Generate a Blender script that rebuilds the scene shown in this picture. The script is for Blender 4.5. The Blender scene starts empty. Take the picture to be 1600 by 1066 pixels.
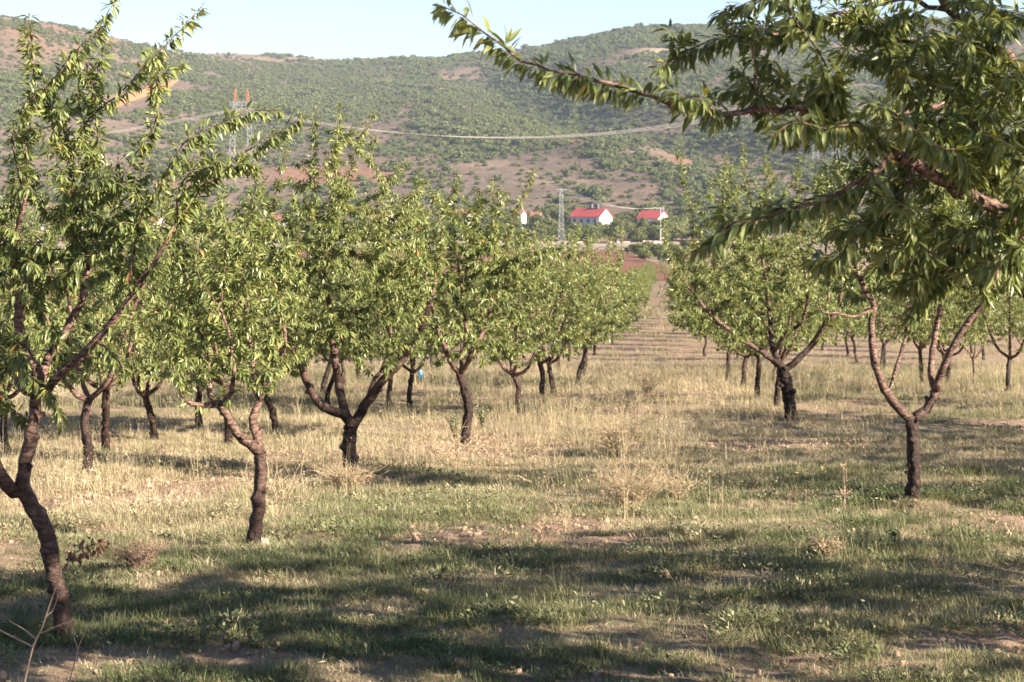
import bpy, math, random
import numpy as np
from mathutils import Matrix, Vector, Euler

SEED = 7
rng = np.random.default_rng(SEED)
random.seed(SEED)
R = math.radians
scene = bpy.context.scene
COL = scene.collection

# ------------------------------------------------------------------ camera, sky, sun, exposure
F = 2700.0
cam_d = bpy.data.cameras.new('camera')
cam = bpy.data.objects.new('camera', cam_d)
COL.objects.link(cam)
cam.location = (0, 0, 0)
cam.rotation_euler = (R(90), 0, 0)
cam_d.sensor_width = 36
cam_d.lens = F / 1600 * 36
cam_d.shift_y = -233 / 1600
cam_d.clip_start = 0.1
cam_d.clip_end = 20000
cam_d.dof.use_dof = True
cam_d.dof.focus_distance = 10.5
cam_d.dof.aperture_fstop = 8.0
scene.camera = cam

SUN = Vector((0.86, -0.51, 0)).normalized()
SUN_EL = R(23.5)
sun_dir = Vector((SUN.x * math.cos(SUN_EL), SUN.y * math.cos(SUN_EL), math.sin(SUN_EL)))
world = bpy.data.worlds.new('World')
scene.world = world
world.use_nodes = True
wn = world.node_tree
bg = wn.nodes['Background']
sky = wn.nodes.new('ShaderNodeTexSky')
sky.sky_type = 'NISHITA'
sky.sun_disc = False
sky.sun_elevation = SUN_EL
sky.sun_rotation = math.atan2(SUN.x, SUN.y)
sky.air_density = 1.0
sky.dust_density = 0.5
sky.ozone_density = 2.0
wb = wn.nodes.new('ShaderNodeMix'); wb.data_type = 'RGBA'; wb.blend_type = 'MULTIPLY'
wb.inputs['Factor'].default_value = 1.0; wb.inputs[7].default_value = (.87, .87, 1.0, 1)
wn.links.new(sky.outputs[0], wb.inputs[6]); wn.links.new(wb.outputs[2], bg.inputs[0])
bg.inputs[1].default_value = 0.05
sl = bpy.data.lights.new('sun', 'SUN')
sl.energy = 5.0
sl.angle = R(0.5)
sl.color = (1.0, 0.89, 0.75)
so = bpy.data.objects.new('sun', sl)
COL.objects.link(so)
so.rotation_euler = sun_dir.to_track_quat('Z', 'Y').to_euler()
so.location = (40, -20, 40)
scene.view_settings.view_transform = 'Standard'
scene.view_settings.look = 'None'
scene.view_settings.exposure = 2.12
scene.view_settings.gamma = 1
scene.view_settings.use_curve_mapping = False
scene.render.engine = 'CYCLES'
scene.cycles.max_bounces = 6
scene.cycles.diffuse_bounces = 3
scene.cycles.transparent_max_bounces = 4
scene.cycles.use_denoising = True
try:
    scene.cycles.denoising_prefilter = 'ACCURATE'
except Exception:
    pass

# ------------------------------------------------------------------ helpers
def tag(o, label=None, cat=None, group=None, kind=None):
    if label: o['label'] = label
    if cat: o['category'] = cat
    if group: o['group'] = group
    if kind: o['kind'] = kind
    return o

def empty(name, loc, rz=0.0, s=1.0):
    o = bpy.data.objects.new(name, None)
    COL.objects.link(o)
    o.location = loc
    o.rotation_euler = (0, 0, rz)
    o.scale = (s, s, s)
    o.empty_display_size = 0.2
    return o

def link(name, me, parent=None, loc=None):
    o = bpy.data.objects.new(name, me)
    COL.objects.link(o)
    if parent is not None: o.parent = parent
    if loc is not None: o.location = loc
    return o

def mesh_np(name, V, tris=None, quads=None, mats=(), tri_mat=None, quad_mat=None, smooth=True, vattr=None, fattr=None):
    me = bpy.data.meshes.new(name)
    V = np.asarray(V, np.float32)
    T = np.zeros((0, 3), np.int32) if tris is None or len(tris) == 0 else np.asarray(tris, np.int32)
    Q = np.zeros((0, 4), np.int32) if quads is None or len(quads) == 0 else np.asarray(quads, np.int32)
    me.vertices.add(len(V)); me.vertices.foreach_set('co', V.ravel())
    nl = T.size + Q.size
    me.loops.add(nl)
    me.loops.foreach_set('vertex_index', np.concatenate([T.ravel(), Q.ravel()]))
    nf = len(T) + len(Q)
    me.polygons.add(nf)
    ls = np.concatenate([np.arange(len(T)) * 3, T.size + np.arange(len(Q)) * 4]).astype(np.int32)
    me.polygons.foreach_set('loop_start', ls)
    for m in mats: me.materials.append(m)
    if tri_mat is not None or quad_mat is not None:
        mi = np.concatenate([np.zeros(len(T), np.int32) if tri_mat is None else tri_mat,
                             np.zeros(len(Q), np.int32) if quad_mat is None else quad_mat]).astype(np.int32)
        me.polygons.foreach_set('material_index', mi)
    me.update(calc_edges=True)
    me.validate()
    me.polygons.foreach_set('use_smooth', np.full(len(me.polygons), bool(smooth)))
    for k, a in (vattr or {}).items():
        at = me.attributes.new(k, 'FLOAT', 'POINT'); at.data.foreach_set('value', np.asarray(a, np.float32))
    for k, a in (fattr or {}).items():
        at = me.attributes.new(k, 'FLOAT', 'FACE'); at.data.foreach_set('value', np.asarray(a, np.float32))
    return me

class MB:
    """collects boxes, bars and tubes into one mesh"""
    def __init__(s): s.V = []; s.T = []; s.Q = []; s.n = 0; s.A = []
    def add(s, V, T=(), Q=(), a=0.0):
        V = np.asarray(V, float)
        s.V.append(V)
        if len(T): s.T.append(np.asarray(T) + s.n)
        if len(Q): s.Q.append(np.asarray(Q) + s.n)
        s.A.append(np.broadcast_to(np.asarray(a, float), (len(V),)))
        s.n += len(V)
    def box(s, c, d, rz=0.0):
        x, y, z = [k / 2 for k in d]
        V = np.array([[-x, -y, -z], [x, -y, -z], [x, y, -z], [-x, y, -z], [-x, -y, z], [x, -y, z], [x, y, z], [-x, y, z]])
        cs, sn = math.cos(rz), math.sin(rz)
        V = V @ np.array([[cs, sn, 0], [-sn, cs, 0], [0, 0, 1]]) + np.array(c)
        s.add(V, Q=[[0, 3, 2, 1], [4, 5, 6, 7], [0, 1, 5, 4], [1, 2, 6, 5], [2, 3, 7, 6], [3, 0, 4, 7]])
    def tube(s, P, r, sides=6, a=None, cap=True):
        V, Q, T = tube_geo(np.asarray(P, float), np.broadcast_to(np.asarray(r, float), (len(P),)), sides, cap)
        s.add(V, T, Q, 0.0 if a is None else np.concatenate([np.repeat(a, sides), [a[0], a[-1]]]) if cap else np.repeat(a, sides))
    def mesh(s, name, mats, smooth=False, attr=None):
        V = np.concatenate(s.V)
        return mesh_np(name, V, np.concatenate(s.T) if s.T else None, np.concatenate(s.Q) if s.Q else None, mats, smooth=smooth,
                       vattr={attr: np.concatenate(s.A)} if attr else None)
    def build(s, name, mat, parent=None, smooth=False, attr=None):
        return link(name, s.mesh(name, [mat], smooth, attr), parent)

def nrm(a):
    return a / np.maximum(np.linalg.norm(a, axis=-1, keepdims=True), 1e-9)

def tube_geo(P, r, sides, cap=True, wob=None):
    n = len(P)
    t = np.gradient(P, axis=0)
    t = nrm(t)
    ref = np.array([0.0, 0, 1]) if abs(t[0, 2]) < 0.9 else np.array([1.0, 0, 0])
    u = np.cross(t[0], ref); u /= np.linalg.norm(u)
    U = np.empty_like(P)
    for i in range(n):
        u = u - t[i] * np.dot(u, t[i])
        u = u / max(np.linalg.norm(u), 1e-9)
        U[i] = u
    W = np.cross(t, U)
    ang = np.arange(sides) / sides * 2 * math.pi
    rr = r[:, None] * np.ones(sides)[None]
    if wob is not None: rr = rr * wob
    V = P[:, None] + rr[..., None] * (np.cos(ang)[None, :, None] * U[:, None] + np.sin(ang)[None, :, None] * W[:, None])
    V = V.reshape(-1, 3)
    i = np.arange(n - 1)[:, None] * sides; j = np.arange(sides)[None]; k = (j + 1) % sides
    Q = np.stack([i + j, i + k, i + sides + k, i + sides + j], -1).reshape(-1, 4)
    T = np.zeros((0, 3), int)
    if cap:
        V = np.concatenate([V, P[:1], P[-1:]])
        a, b = n * sides, n * sides + 1
        jj = np.arange(sides); kk = (jj + 1) % sides
        T = np.concatenate([np.stack([np.full(sides, a), kk, jj], -1), np.stack([np.full(sides, b), (n - 1) * sides + jj, (n - 1) * sides + kk], -1)])
    return V, Q, T

def hash2(ix, iy, seed):
    h = (ix.astype(np.int64) * 374761393 + iy.astype(np.int64) * 668265263 + seed * 982451653) & 0xffffffff
    h = ((h ^ (h >> 13)) * 1274126177) & 0xffffffff
    h = h ^ (h >> 16)
    return (h & 0xffff) / 65535.0

def vnoise(x, y, seed=0):
    x = np.asarray(x, float); y = np.asarray(y, float)
    ix = np.floor(x); iy = np.floor(y)
    fx = x - ix; fy = y - iy
    fx = fx * fx * (3 - 2 * fx); fy = fy * fy * (3 - 2 * fy)
    a = hash2(ix, iy, seed); b = hash2(ix + 1, iy, seed); c = hash2(ix, iy + 1, seed); d = hash2(ix + 1, iy + 1, seed)
    return (a + (b - a) * fx) * (1 - fy) + (c + (d - c) * fx) * fy

def fbm(x, y, seed=0, o=4):
    s = 0.0; a = 0.5; t = 0.0
    for k in range(o):
        s = s + a * vnoise(x, y, seed + k * 17); t += a
        a *= 0.5; x = np.asarray(x) * 2.03 + 5.1; y = np.asarray(y) * 2.03 + 1.7
    return s / t

# ------------------------------------------------------------------ terrain
PY = np.array([-60, 0, 15, 30, 38, 45, 60, 80, 110, 150, 190, 230, 330, 400, 450, 470, 500, 560, 620, 700, 760.])
PZ = np.array([2.4, -1.6, -2.6, -3.6, -4.15, -4.7, -5.6, -6.5, -7.85, -9.4, -10.9, -11.9, -13.5, -14.1, -14.35, -14.2, -13.7, -12.8, -11.0, -8.0, -6.0])
def profile(Y):
    # monotone smooth interpolation of the slope (Hermite)
    d = np.gradient(PZ, PY)
    Y = np.clip(Y, PY[0], PY[-1] - 1e-6)
    i = np.clip(np.searchsorted(PY, Y, side='right') - 1, 0, len(PY) - 2)
    h = PY[i + 1] - PY[i]; t = (Y - PY[i]) / h
    return ((2 * t**3 - 3 * t**2 + 1) * PZ[i] + (t**3 - 2 * t**2 + t) * h * d[i] + (-2 * t**3 + 3 * t**2) * PZ[i + 1] + (t**3 - t**2) * h * d[i + 1])

def px(x, y, Y):
    return np.array([(x - 800) / F * Y, Y, (300 - y) / F * Y])

PITS = [(3.13 + 0.42, 13.62, 0.34, 0.17)]
MOUNDS = [(-2.14, 8.3), (-1.73, 11.5), (-1.49, 16.0), (-.55, 20.6), (3.13, 13.5), (3.99, 24.7), (2.45, 6.3)]
def gz(x, y):
    x = np.asarray(x, float); y = np.asarray(y, float)
    near = np.clip(1 - (y - 30) / 40, 0, 1)
    z = profile(y)
    z = z + (fbm(x * .35, y * .35, 3, 2) - .5) * .16 * (0.35 + 0.65 * near)
    z = z + (fbm(x * 1.6, y * 2.2, 11, 2) - .5) * .075 * near
    for (cx, cy, r, dz) in PITS:
        d = np.sqrt((x - cx)**2 + (y - cy)**2)
        z = z - dz * np.exp(-(d / r)**4) + dz * .28 * np.exp(-((d - r * 1.35) / .14)**2)
    for (cx, cy) in MOUNDS:
        z = z + .02 * np.exp(-((x - cx)**2 + (y - cy)**2) / .075)
    return z
def gzf(x, y): return float(gz(np.array([x]), np.array([y]))[0])

# how bare the soil is, 0..1
def bare_mask(x, y):
    n = fbm(x * .55 + 3, y * .42, 41, 4)
    b = np.clip((n - .56) * 7, 0, 1)
    y = np.asarray(y)
    strip = np.clip(1.3 - np.abs(y - 7.75 + .22 * np.sin(x * 1.7) - .08 * x) * 1.7, 0, 1) * np.clip((fbm(x * 1.3, y * 1.6, 77, 3) - .30) * 6, 0, 1)
    patch = np.exp(-(((x - 2.9) / 1.6)**2 + ((y - 20.2) / .9)**2)) * 1.2
    patch2 = np.exp(-(((x + .35) / 1.1)**2 + ((y - 17.2) / .8)**2)) * .9
    alley = np.clip((y - 42) / 15, 0, 1) * (.45 + .4 * fbm(x * .3, y * .5, 5, 3)) 
    return np.clip(np.maximum.reduce([b, strip, patch, patch2, alley]), 0, 1)
def dry_mask(x, y):
    n = fbm(x * .30 + 9, y * .22, 61, 4)
    base = .38 + .36 * np.clip((y - 13) / 24, 0, 1)
    left = np.exp(-(((x + 4.2) / 2.8)**2 + ((y - 15.2) / 2.8)**2)) * .75
    mid = np.exp(-(((x - .9) / 1.9)**2 + ((y - 19) / 8)**2)) * .3
    return np.clip(base + left + mid + (n - .5) * 1.5, 0, 1)

# ------------------------------------------------------------------ materials
def new_mat(name):
    m = bpy.data.materials.new(name)
    m.use_nodes = True
    nt = m.node_tree
    b = nt.nodes['Principled BSDF']
    return m, nt, b
def N(nt, t, **kw):
    n = nt.nodes.new(t)
    for k, v in kw.items():
        if k.startswith('_'): n.inputs[int(k[1:])].default_value = v
        else: setattr(n, k, v)
    return n
def ramp(nt, stops, fac=None):
    n = nt.nodes.new('ShaderNodeValToRGB')
    el = n.color_ramp.elements
    while len(el) < len(stops): el.new(0.5)
    for e, (p, c) in zip(el, stops):
        e.position = p; e.color = (*c, 1)
    if fac is not None: nt.links.new(fac, n.inputs[0])
    return n
def noise(nt, scale, detail=4, rough=.55, vec=None, dist=0):
    n = nt.nodes.new('ShaderNodeTexNoise')
    n.inputs['Scale'].default_value = scale; n.inputs['Detail'].default_value = detail
    n.inputs['Roughness'].default_value = rough; n.inputs['Distortion'].default_value = dist
    if vec is not None: nt.links.new(vec, n.inputs['Vector'])
    return n
def mixc(nt, fac, a, b, mode='MIX'):
    n = nt.nodes.new('ShaderNodeMix'); n.data_type = 'RGBA'; n.blend_type = mode
    for sock, v in ((n.inputs['Factor'], fac), (n.inputs[6], a), (n.inputs[7], b)):
        if hasattr(v, 'links'): nt.links.new(v, sock)
        else: sock.default_value = v if not isinstance(v, tuple) else (*v, 1)
    return n.outputs[2]
def math_n(nt, op, a, b=None, clamp=False):
    n = nt.nodes.new('ShaderNodeMath'); n.operation = op; n.use_clamp = clamp
    for i, v in enumerate((a, b)):
        if v is None: continue
        if hasattr(v, 'links'): nt.links.new(v, n.inputs[i])
        else: n.inputs[i].default_value = v
    return n.outputs[0]
def attr(nt, name, typ='GEOMETRY'):
    n = nt.nodes.new('ShaderNodeAttribute'); n.attribute_name = name; n.attribute_type = typ
    return n.outputs['Fac']
def pos(nt):
    return nt.nodes.new('ShaderNodeNewGeometry').outputs['Position']
def bump(nt, b, h, strength=.5, dist=.02):
    n = nt.nodes.new('ShaderNodeBump'); n.inputs['Strength'].default_value = strength; n.inputs['Distance'].default_value = dist
    nt.links.new(h, n.inputs['Height']); nt.links.new(n.outputs[0], b.inputs['Normal'])

def leafy(name, stops, trans=.35, rough=.5, fac_name='tint', typ='GEOMETRY', tcol=1.4, spec=.35):
    m, nt, b = new_mat(name)
    f = attr(nt, fac_name, typ)
    c = ramp(nt, stops, f)
    nt.links.new(c.outputs[0], b.inputs['Base Color'])
    b.inputs['Roughness'].default_value = rough
    b.inputs['Specular IOR Level'].default_value = spec
    t = nt.nodes.new('ShaderNodeBsdfTranslucent')
    tc = mixc(nt, 1.0, c.outputs[0], (tcol, tcol * .95, tcol * .42), 'MULTIPLY')
    nt.links.new(tc, t.inputs['Color'])
    mx = nt.nodes.new('ShaderNodeMixShader'); mx.inputs[0].default_value = trans
    nt.links.new(b.outputs[0], mx.inputs[1]); nt.links.new(t.outputs[0], mx.inputs[2])
    nt.links.new(mx.outputs[0], nt.nodes['Material Output'].inputs[0])
    return m

M = {}
M['leaf'] = leafy('almond_leaf', [(0, (.070, .095, .030)), (.35, (.145, .175, .055)), (.7, (.235, .255, .092)), (.93, (.30, .30, .125)), (.975, (.34, .28, .08)), (1, (.27, .12, .045))], trans=.26, rough=.36, tcol=1.5)
M['leaf_far'] = leafy('valley_leaf', [(0, (.055, .070, .026)), (.5, (.100, .115, .040)), (1, (.16, .155, .060))], trans=.2, rough=.7, spec=.15)
M['scrub'] = leafy('scrub_leaf', [(0, (.060, .074, .032)), (.5, (.098, .112, .045)), (1, (.15, .15, .062))], trans=.12, rough=.8, spec=.1)
M['grass'] = leafy('grass_blade', [(0, (.075, .092, .036)), (.3, (.135, .150, .065)), (.5, (.225, .205, .115)), (.72, (.305, .25, .150)), (1, (.42, .34, .225))], trans=.16, rough=.6, fac_name='tint', typ='INSTANCER', tcol=1.2, spec=.2)
M['straw'] = leafy('dry_straw', [(0, (.37, .285, .175)), (.5, (.36, .27, .16)), (1, (.46, .37, .24))], trans=.15, rough=.7, spec=.2)
M['weed'] = leafy('weed_leaf', [(0, (.10, .125, .06)), (1, (.18, .20, .11))], trans=.25, rough=.6)

def bark_mat():
    m, nt, b = new_mat('almond_bark')
    tc = nt.nodes.new('ShaderNodeTexCoord').outputs['Object']
    r = attr(nt, 'rad')
    fr = nt.nodes.new('ShaderNodeMapRange'); nt.links.new(r, fr.inputs[0])
    fr.inputs[1].default_value = .022; fr.inputs[2].default_value = .048
    n1 = noise(nt, 22, 5, .65, tc, .4)
    mp = N(nt, 'ShaderNodeMapping'); mp.inputs['Scale'].default_value = (16, 16, 38); nt.links.new(tc, mp.inputs[0])
    n2 = noise(nt, 1.0, 4, .6, mp.outputs[0], 1.0)
    smooth = ramp(nt, [(0.34, (.028, .016, .012)), (.48, (.12, .068, .050)), (.66, (.29, .185, .140))], n2.outputs[0])
    old = ramp(nt, [(.36, (.006, .0038, .0032)), (.52, (.018, .010, .0075)), (.63, (.055, .027, .018)), (.73, (.16, .085, .055))], n1.outputs[0])
    f2 = math_n(nt, 'ADD', fr.outputs[0], math_n(nt, 'MULTIPLY', math_n(nt, 'SUBTRACT', n1.outputs[0], .5), .9), True)
    c = mixc(nt, f2, smooth.outputs[0], old.outputs[0])
    nt.links.new(c, b.inputs['Base Color'])
    b.inputs['Roughness'].default_value = .55
    b.inputs['Specular IOR Level'].default_value = .22
    h = mixc(nt, fr.outputs[0], n2.outputs[0], n1.outputs[0])
    bump(nt, b, h, 1.0, .03)
    return m
M['bark'] = bark_mat()

def simple(name, col, rough=.7, spec=.3, metal=0.0, var=.25, scale=8.0):
    m, nt, b = new_mat(name)
    tc = nt.nodes.new('ShaderNodeTexCoord').outputs['Object']
    n = noise(nt, scale, 5, .6, tc)
    lo = tuple(c * (1 - var) for c in col); hi = tuple(min(1, c * (1 + var)) for c in col)
    rp = ramp(nt, [(.3, lo), (.7, hi)], n.outputs[0])
    nt.links.new(rp.outputs[0], b.inputs['Base Color'])
    b.inputs['Roughness'].default_value = rough; b.inputs['Specular IOR Level'].default_value = spec; b.inputs['Metallic'].default_value = metal
    bump(nt, b, n.outputs[0], .2, .01)
    return m

def soil_mat():
    m, nt, b = new_mat('orchard_soil')
    p = pos(nt)
    n1 = noise(nt, .7, 5, .6, p); n2 = noise(nt, 6, 6, .65, p); n3 = noise(nt, 45, 5, .7, p)
    dry = attr(nt, 'dry'); bare = attr(nt, 'bare')
    soil = ramp(nt, [(.3, (.19, .125, .082)), (.52, (.285, .195, .132)), (.75, (.38, .275, .19))], n2.outputs[0])
    litter = ramp(nt, [(.36, (.16, .12, .075)), (.5, (.27, .21, .135)), (.66, (.39, .31, .205))], n3.outputs[0])
    green = ramp(nt, [(.35, (.120, .098, .058)), (.6, (.21, .175, .105))], n3.outputs[0])
    c = mixc(nt, dry, green.outputs[0], litter.outputs[0])
    k = ramp(nt, [(.42, (0, 0, 0)), (.6, (1, 1, 1))], n3.outputs[0])
    bb = math_n(nt, 'MAXIMUM', bare, math_n(nt, 'MULTIPLY', k.outputs[0], .35))
    c = mixc(nt, bb, c, soil.outputs[0])
    c = mixc(nt, .25, c, ramp(nt, [(.3, (.6, .55, .5)), (.7, (1.0, 1.0, 1.0))], n1.outputs[0]).outputs[0], 'MULTIPLY')
    nt.links.new(c, b.inputs['Base Color'])
    b.inputs['Roughness'].default_value = .95; b.inputs['Specular IOR Level'].default_value = .1
    hh = math_n(nt, 'ADD', n3.outputs[0], math_n(nt, 'MULTIPLY', n2.outputs[0], 1.5))
    bump(nt, b, hh, .8, .02)
    return m
M['soil'] = soil_mat()

def hill_mat():
    m, nt, b = new_mat('hill_soil')
    p = pos(nt)
    mp = N(nt, 'ShaderNodeMapping'); mp.inputs['Scale'].default_value = (1, .45, 1); nt.links.new(p, mp.inputs[0])
    n1 = noise(nt, .011, 6, .6, mp.outputs[0]); n2 = noise(nt, .09, 6, .65, p); n3 = noise(nt, .6, 4, .7, p)
    c1 = ramp(nt, [(.3, (.115, .076, .060)), (.5, (.160, .110, .086)), (.62, (.205, .150, .115)), (.75, (.27, .21, .155))], n1.outputs[0])
    c2 = ramp(nt, [(.38, (.07, .068, .042)), (.5, (.155, .112, .084)), (.68, (.22, .145, .105))], n2.outputs[0])
    c = mixc(nt, .5, c1.outputs[0], c2.outputs[0])
    c = mixc(nt, attr(nt, 'pale'), c, (.34, .25, .165))
    c = mixc(nt, attr(nt, 'red'), c, (.28, .135, .08))
    c = mixc(nt, .8, c, ramp(nt, [(.36, (.42, .44, .38)), (.6, (1.0, 1.0, 1.0))], n3.outputs[0]).outputs[0], 'MULTIPLY')
    nt.links.new(c, b.inputs['Base Color'])
    b.inputs['Roughness'].default_value = 1; b.inputs['Specular IOR Level'].default_value = .05
    bump(nt, b, n2.outputs[0], .6, 2.0)
    return m
M['hill'] = hill_mat()
def field_mat(name, a, bcol, scale=.5):
    m, nt, b = new_mat(name)
    p = pos(nt)
    n = noise(nt, scale, 6, .7, p)
    mp = N(nt, 'ShaderNodeMapping'); mp.inputs['Scale'].default_value = (.25, 1.2, 1); nt.links.new(p, mp.inputs[0])
    n2 = noise(nt, 1.0, 3, .6, mp.outputs[0])
    s = math_n(nt, 'MULTIPLY', math_n(nt, 'ADD', n.outputs[0], n2.outputs[0]), .5)
    rp = ramp(nt, [(.35, a), (.65, bcol)], s)
    nt.links.new(rp.outputs[0], b.inputs['Base Color'])
    b.inputs['Roughness'].default_value = 1; b.inputs['Specular IOR Level'].default_value = .05
    bump(nt, b, s, .7, .1)
    return m
M['red_field'] = field_mat('ploughed_red_soil', (.13, .056, .036), (.21, .105, .070))
M['verge'] = field_mat('pale_gravel_verge', (.24, .18, .125), (.37, .29, .21))
M['asphalt'] = field_mat('worn_asphalt', (.16, .145, .14), (.23, .21, .20))
M['orange_soil'] = field_mat('orange_soil', (.26, .095, .045), (.38, .16, .085), .2)
M['valley_grass'] = field_mat('valley_grass', (.10, .10, .045), (.24, .19, .10), .12)
M['stone'] = simple('pale_stone', (.40, .31, .235), .9, .2, scale=14)
M['clod'] = simple('soil_clod', (.30, .205, .14), .95, .1, scale=20)
M['brown_leaf'] = simple('brown_dry_leaf', (.22, .11, .065), .8, .2)
M['brown_twig'] = simple('brown_dry_twig', (.17, .115, .08), .9, .1)
M['twig'] = simple('dry_twig', (.36, .235, .165), .7, .25, scale=30)
M['white_wall'] = simple('white_wall', (.64, .63, .61), .8, .2, var=.05, scale=.6)
M['grey_and_shade_wall'] = simple('blue_grey_and_shade_wall', (.42, .45, .52), .8, .2, var=.08, scale=.6)  # also stands in for white wall in shade on the long red-roofed house
M['red_roof'] = simple('red_roof', (.30, .055, .052), .5, .35, var=.12, scale=.8)
M['tile_roof'] = simple('tile_roof', (.27, .105, .075), .7, .25, var=.15, scale=.8)
M['dark_glass'] = simple('dark_glass', (.03, .035, .045), .15, .5, var=.1)
M['brick_dark'] = simple('dark_chimney', (.10, .10, .12), .8, .2)
M['wood_door'] = simple('brown_door', (.15, .08, .045), .6, .3)
M['steel'] = simple('galvanised_steel', (.30, .30, .31), .6, .4, .2, var=.1)
M['orange_paint'] = simple('orange_red_paint', (.42, .12, .06), .5, .4, var=.08)
M['concrete'] = simple('pale_concrete', (.30, .295, .285), .9, .2, var=.1)
M['wire'] = simple('aluminium_wire', (.36, .32, .27), .5, .4, var=.05)
M['blue_plastic'] = simple('blue_plastic', (.04, .33, .52), .35, .5, var=.06)

# ------------------------------------------------------------------ ground sheets
def grid_quads(nr, nc):
    i = np.arange(nr - 1)[:, None] * nc; j = np.arange(nc - 1)[None]
    return np.stack([i + j, i + j + 1, i + nc + j + 1, i + nc + j], -1).reshape(-1, 4)

def build_ground():
    rows = list(np.arange(-60, 4, 2.0)) + list(np.arange(4, 6.6, .4))
    y = 6.8
    while y < 760:
        rows.append(y); y += max(.045, (y - 5) * .0085) if y < 60 else max(.5, y * .02)
    rows = np.array(rows + [760.0])
    s = np.concatenate([np.linspace(-4, -.5, 40)[:-1], np.linspace(-.5, .5, 300), np.linspace(.5, 4, 40)[1:]])
    Yc = np.maximum(np.abs(rows), 6) + 3
    X = s[None] * Yc[:, None]
    Yg = np.broadcast_to(rows[:, None], X.shape)
    x = X.ravel(); y = Yg.ravel()
    z = gz(x, y)
    nearf = np.clip(1 - (y - 16) / 14, 0, 1) * (y > 5)
    b = bare_mask(x, y)
    z = z + (fbm(x * 8, y * 8, 5, 3) - .5) * .05 * nearf * (.35 + b)
    d = dry_mask(x, y)
    me = mesh_np('ground', np.stack([x, y, z], -1), None, grid_quads(len(rows), len(s)), [M['soil']], vattr={'bare': b, 'dry': d})
    o = link('ground', me); tag(o, kind='structure')
build_ground()

def sheet(name, mat, x0, x1, y0f, y1f, nx, ny, off, zf=gz):
    xs = np.linspace(x0, x1, nx)
    V = []
    for j in range(ny):
        t = j / (ny - 1)
        ys = y0f(xs) * (1 - t) + y1f(xs) * t
        V.append(np.stack([xs, ys, zf(xs, ys) + off], -1))
    me = mesh_np(name, np.concatenate(V), None, grid_quads(ny, nx), [mat])
    o = link(name, me); tag(o, kind='structure'); return o
K = lambda v: (lambda xs: np.full_like(xs, v, dtype=float))
sheet('ploughed_field', M['red_field'], -140, 27, K(232), lambda xs: 428 + .02 * xs, 50, 60, .06)
sheet('verge', M['verge'], -220, 220, lambda xs: 424 + .02 * xs, lambda xs: 476 + .02 * xs + 5 * np.sin(xs * .05), 100, 24, .12)
sheet('road', M['asphalt'], -220, 220, lambda xs: 437 + .02 * xs, lambda xs: 449 + .02 * xs, 100, 10, .22)

# ------------------------------------------------------------------ hills
SKX = np.array([-3000, -1500, -600, -200, 0, 50, 100, 150, 200, 250, 300, 350, 430, 480, 530, 600, 650, 700, 760, 800, 860, 900, 950, 1000, 1100, 1200, 1300, 1400, 1500, 1600, 1800, 2200, 3500, 4600.])
SKY = np.array([60, 40, 10, 12, 25, 32, 40, 50, 64, 76, 84, 84, 86, 90, 94, 93, 91, 89, 85, 78, 70, 60, 49, 43, 41, 39, 36, 31, 26, 20, 5, 0, 20, 60.])
def skyl(u): return np.interp(u, SKX, SKY)
def ridgeY(u): return np.interp(u, [-3000, 0, 250, 420, 800, 1000, 1600, 4600], [1250, 1200, 1380, 1650, 1600, 1480, 1480, 1450])
Y0H = 640.0
GUL = None
def hz0(x, y):
    u = x / np.maximum(y, 1) * F + 800
    ys = ridgeY(u); S = (300 - skyl(u)) / F * ys
    t = (y - Y0H) / (ys - Y0H)
    tc = np.clip(t, 0, 1)
    z = -10.6 + (S + 10.6) * tc**1.12
    z = z - np.clip(t - 1, 0, 9) * 30
    w = np.clip(4 * tc * (1 - tc), 0, 1)
    z = z + w * ((fbm(x / 170, y / 260, 91, 3) - .5) * 22 + (fbm(x / 45, y / 60, 93, 3) - .5) * 6)
    z = np.where(t < 0, -10.6 + t * 12, z)
    return z
def find_Y(u, v):
    Y = np.linspace(645, 1640, 1200)
    x = (u - 800) / F * Y
    vv = 300 - F * hz0(x, Y) / Y
    i = int(np.argmin(np.abs(vv - v)))
    return Y[i]
GUL = []
for (u, v) in [(750, 112), (800, 140), (860, 165), (950, 183), (1040, 195), (1130, 215), (1200, 235)]:
    Y = find_Y(u, v); GUL.append(((u - 800) / F * Y, Y))
def seg_dist(x, y, pts):
    d = np.full(np.shape(x), 1e9)
    for (a, b), (c, e) in zip(pts[:-1], pts[1:]):
        vx, vy = c - a, e - b
        t = np.clip(((x - a) * vx + (y - b) * vy) / (vx * vx + vy * vy), 0, 1)
        d = np.minimum(d, np.hypot(x - a - t * vx, y - b - t * vy))
    return d
def hz(x, y):
    x = np.asarray(x, float); y = np.asarray(y, float)
    return hz0(x, y) - 13 * np.exp(-(seg_dist(x, y, GUL) / 32)**2)
TRK = []
for (u, v) in [(170, 173), (190, 164), (215, 155), (240, 146), (262, 137), (273, 127)]:
    Y = find_Y(u, v); TRK.append(((u - 800) / F * Y, Y))
def hill_uv(x, y, z): return x / y * F + 800, 300 - F * z / y
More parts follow.
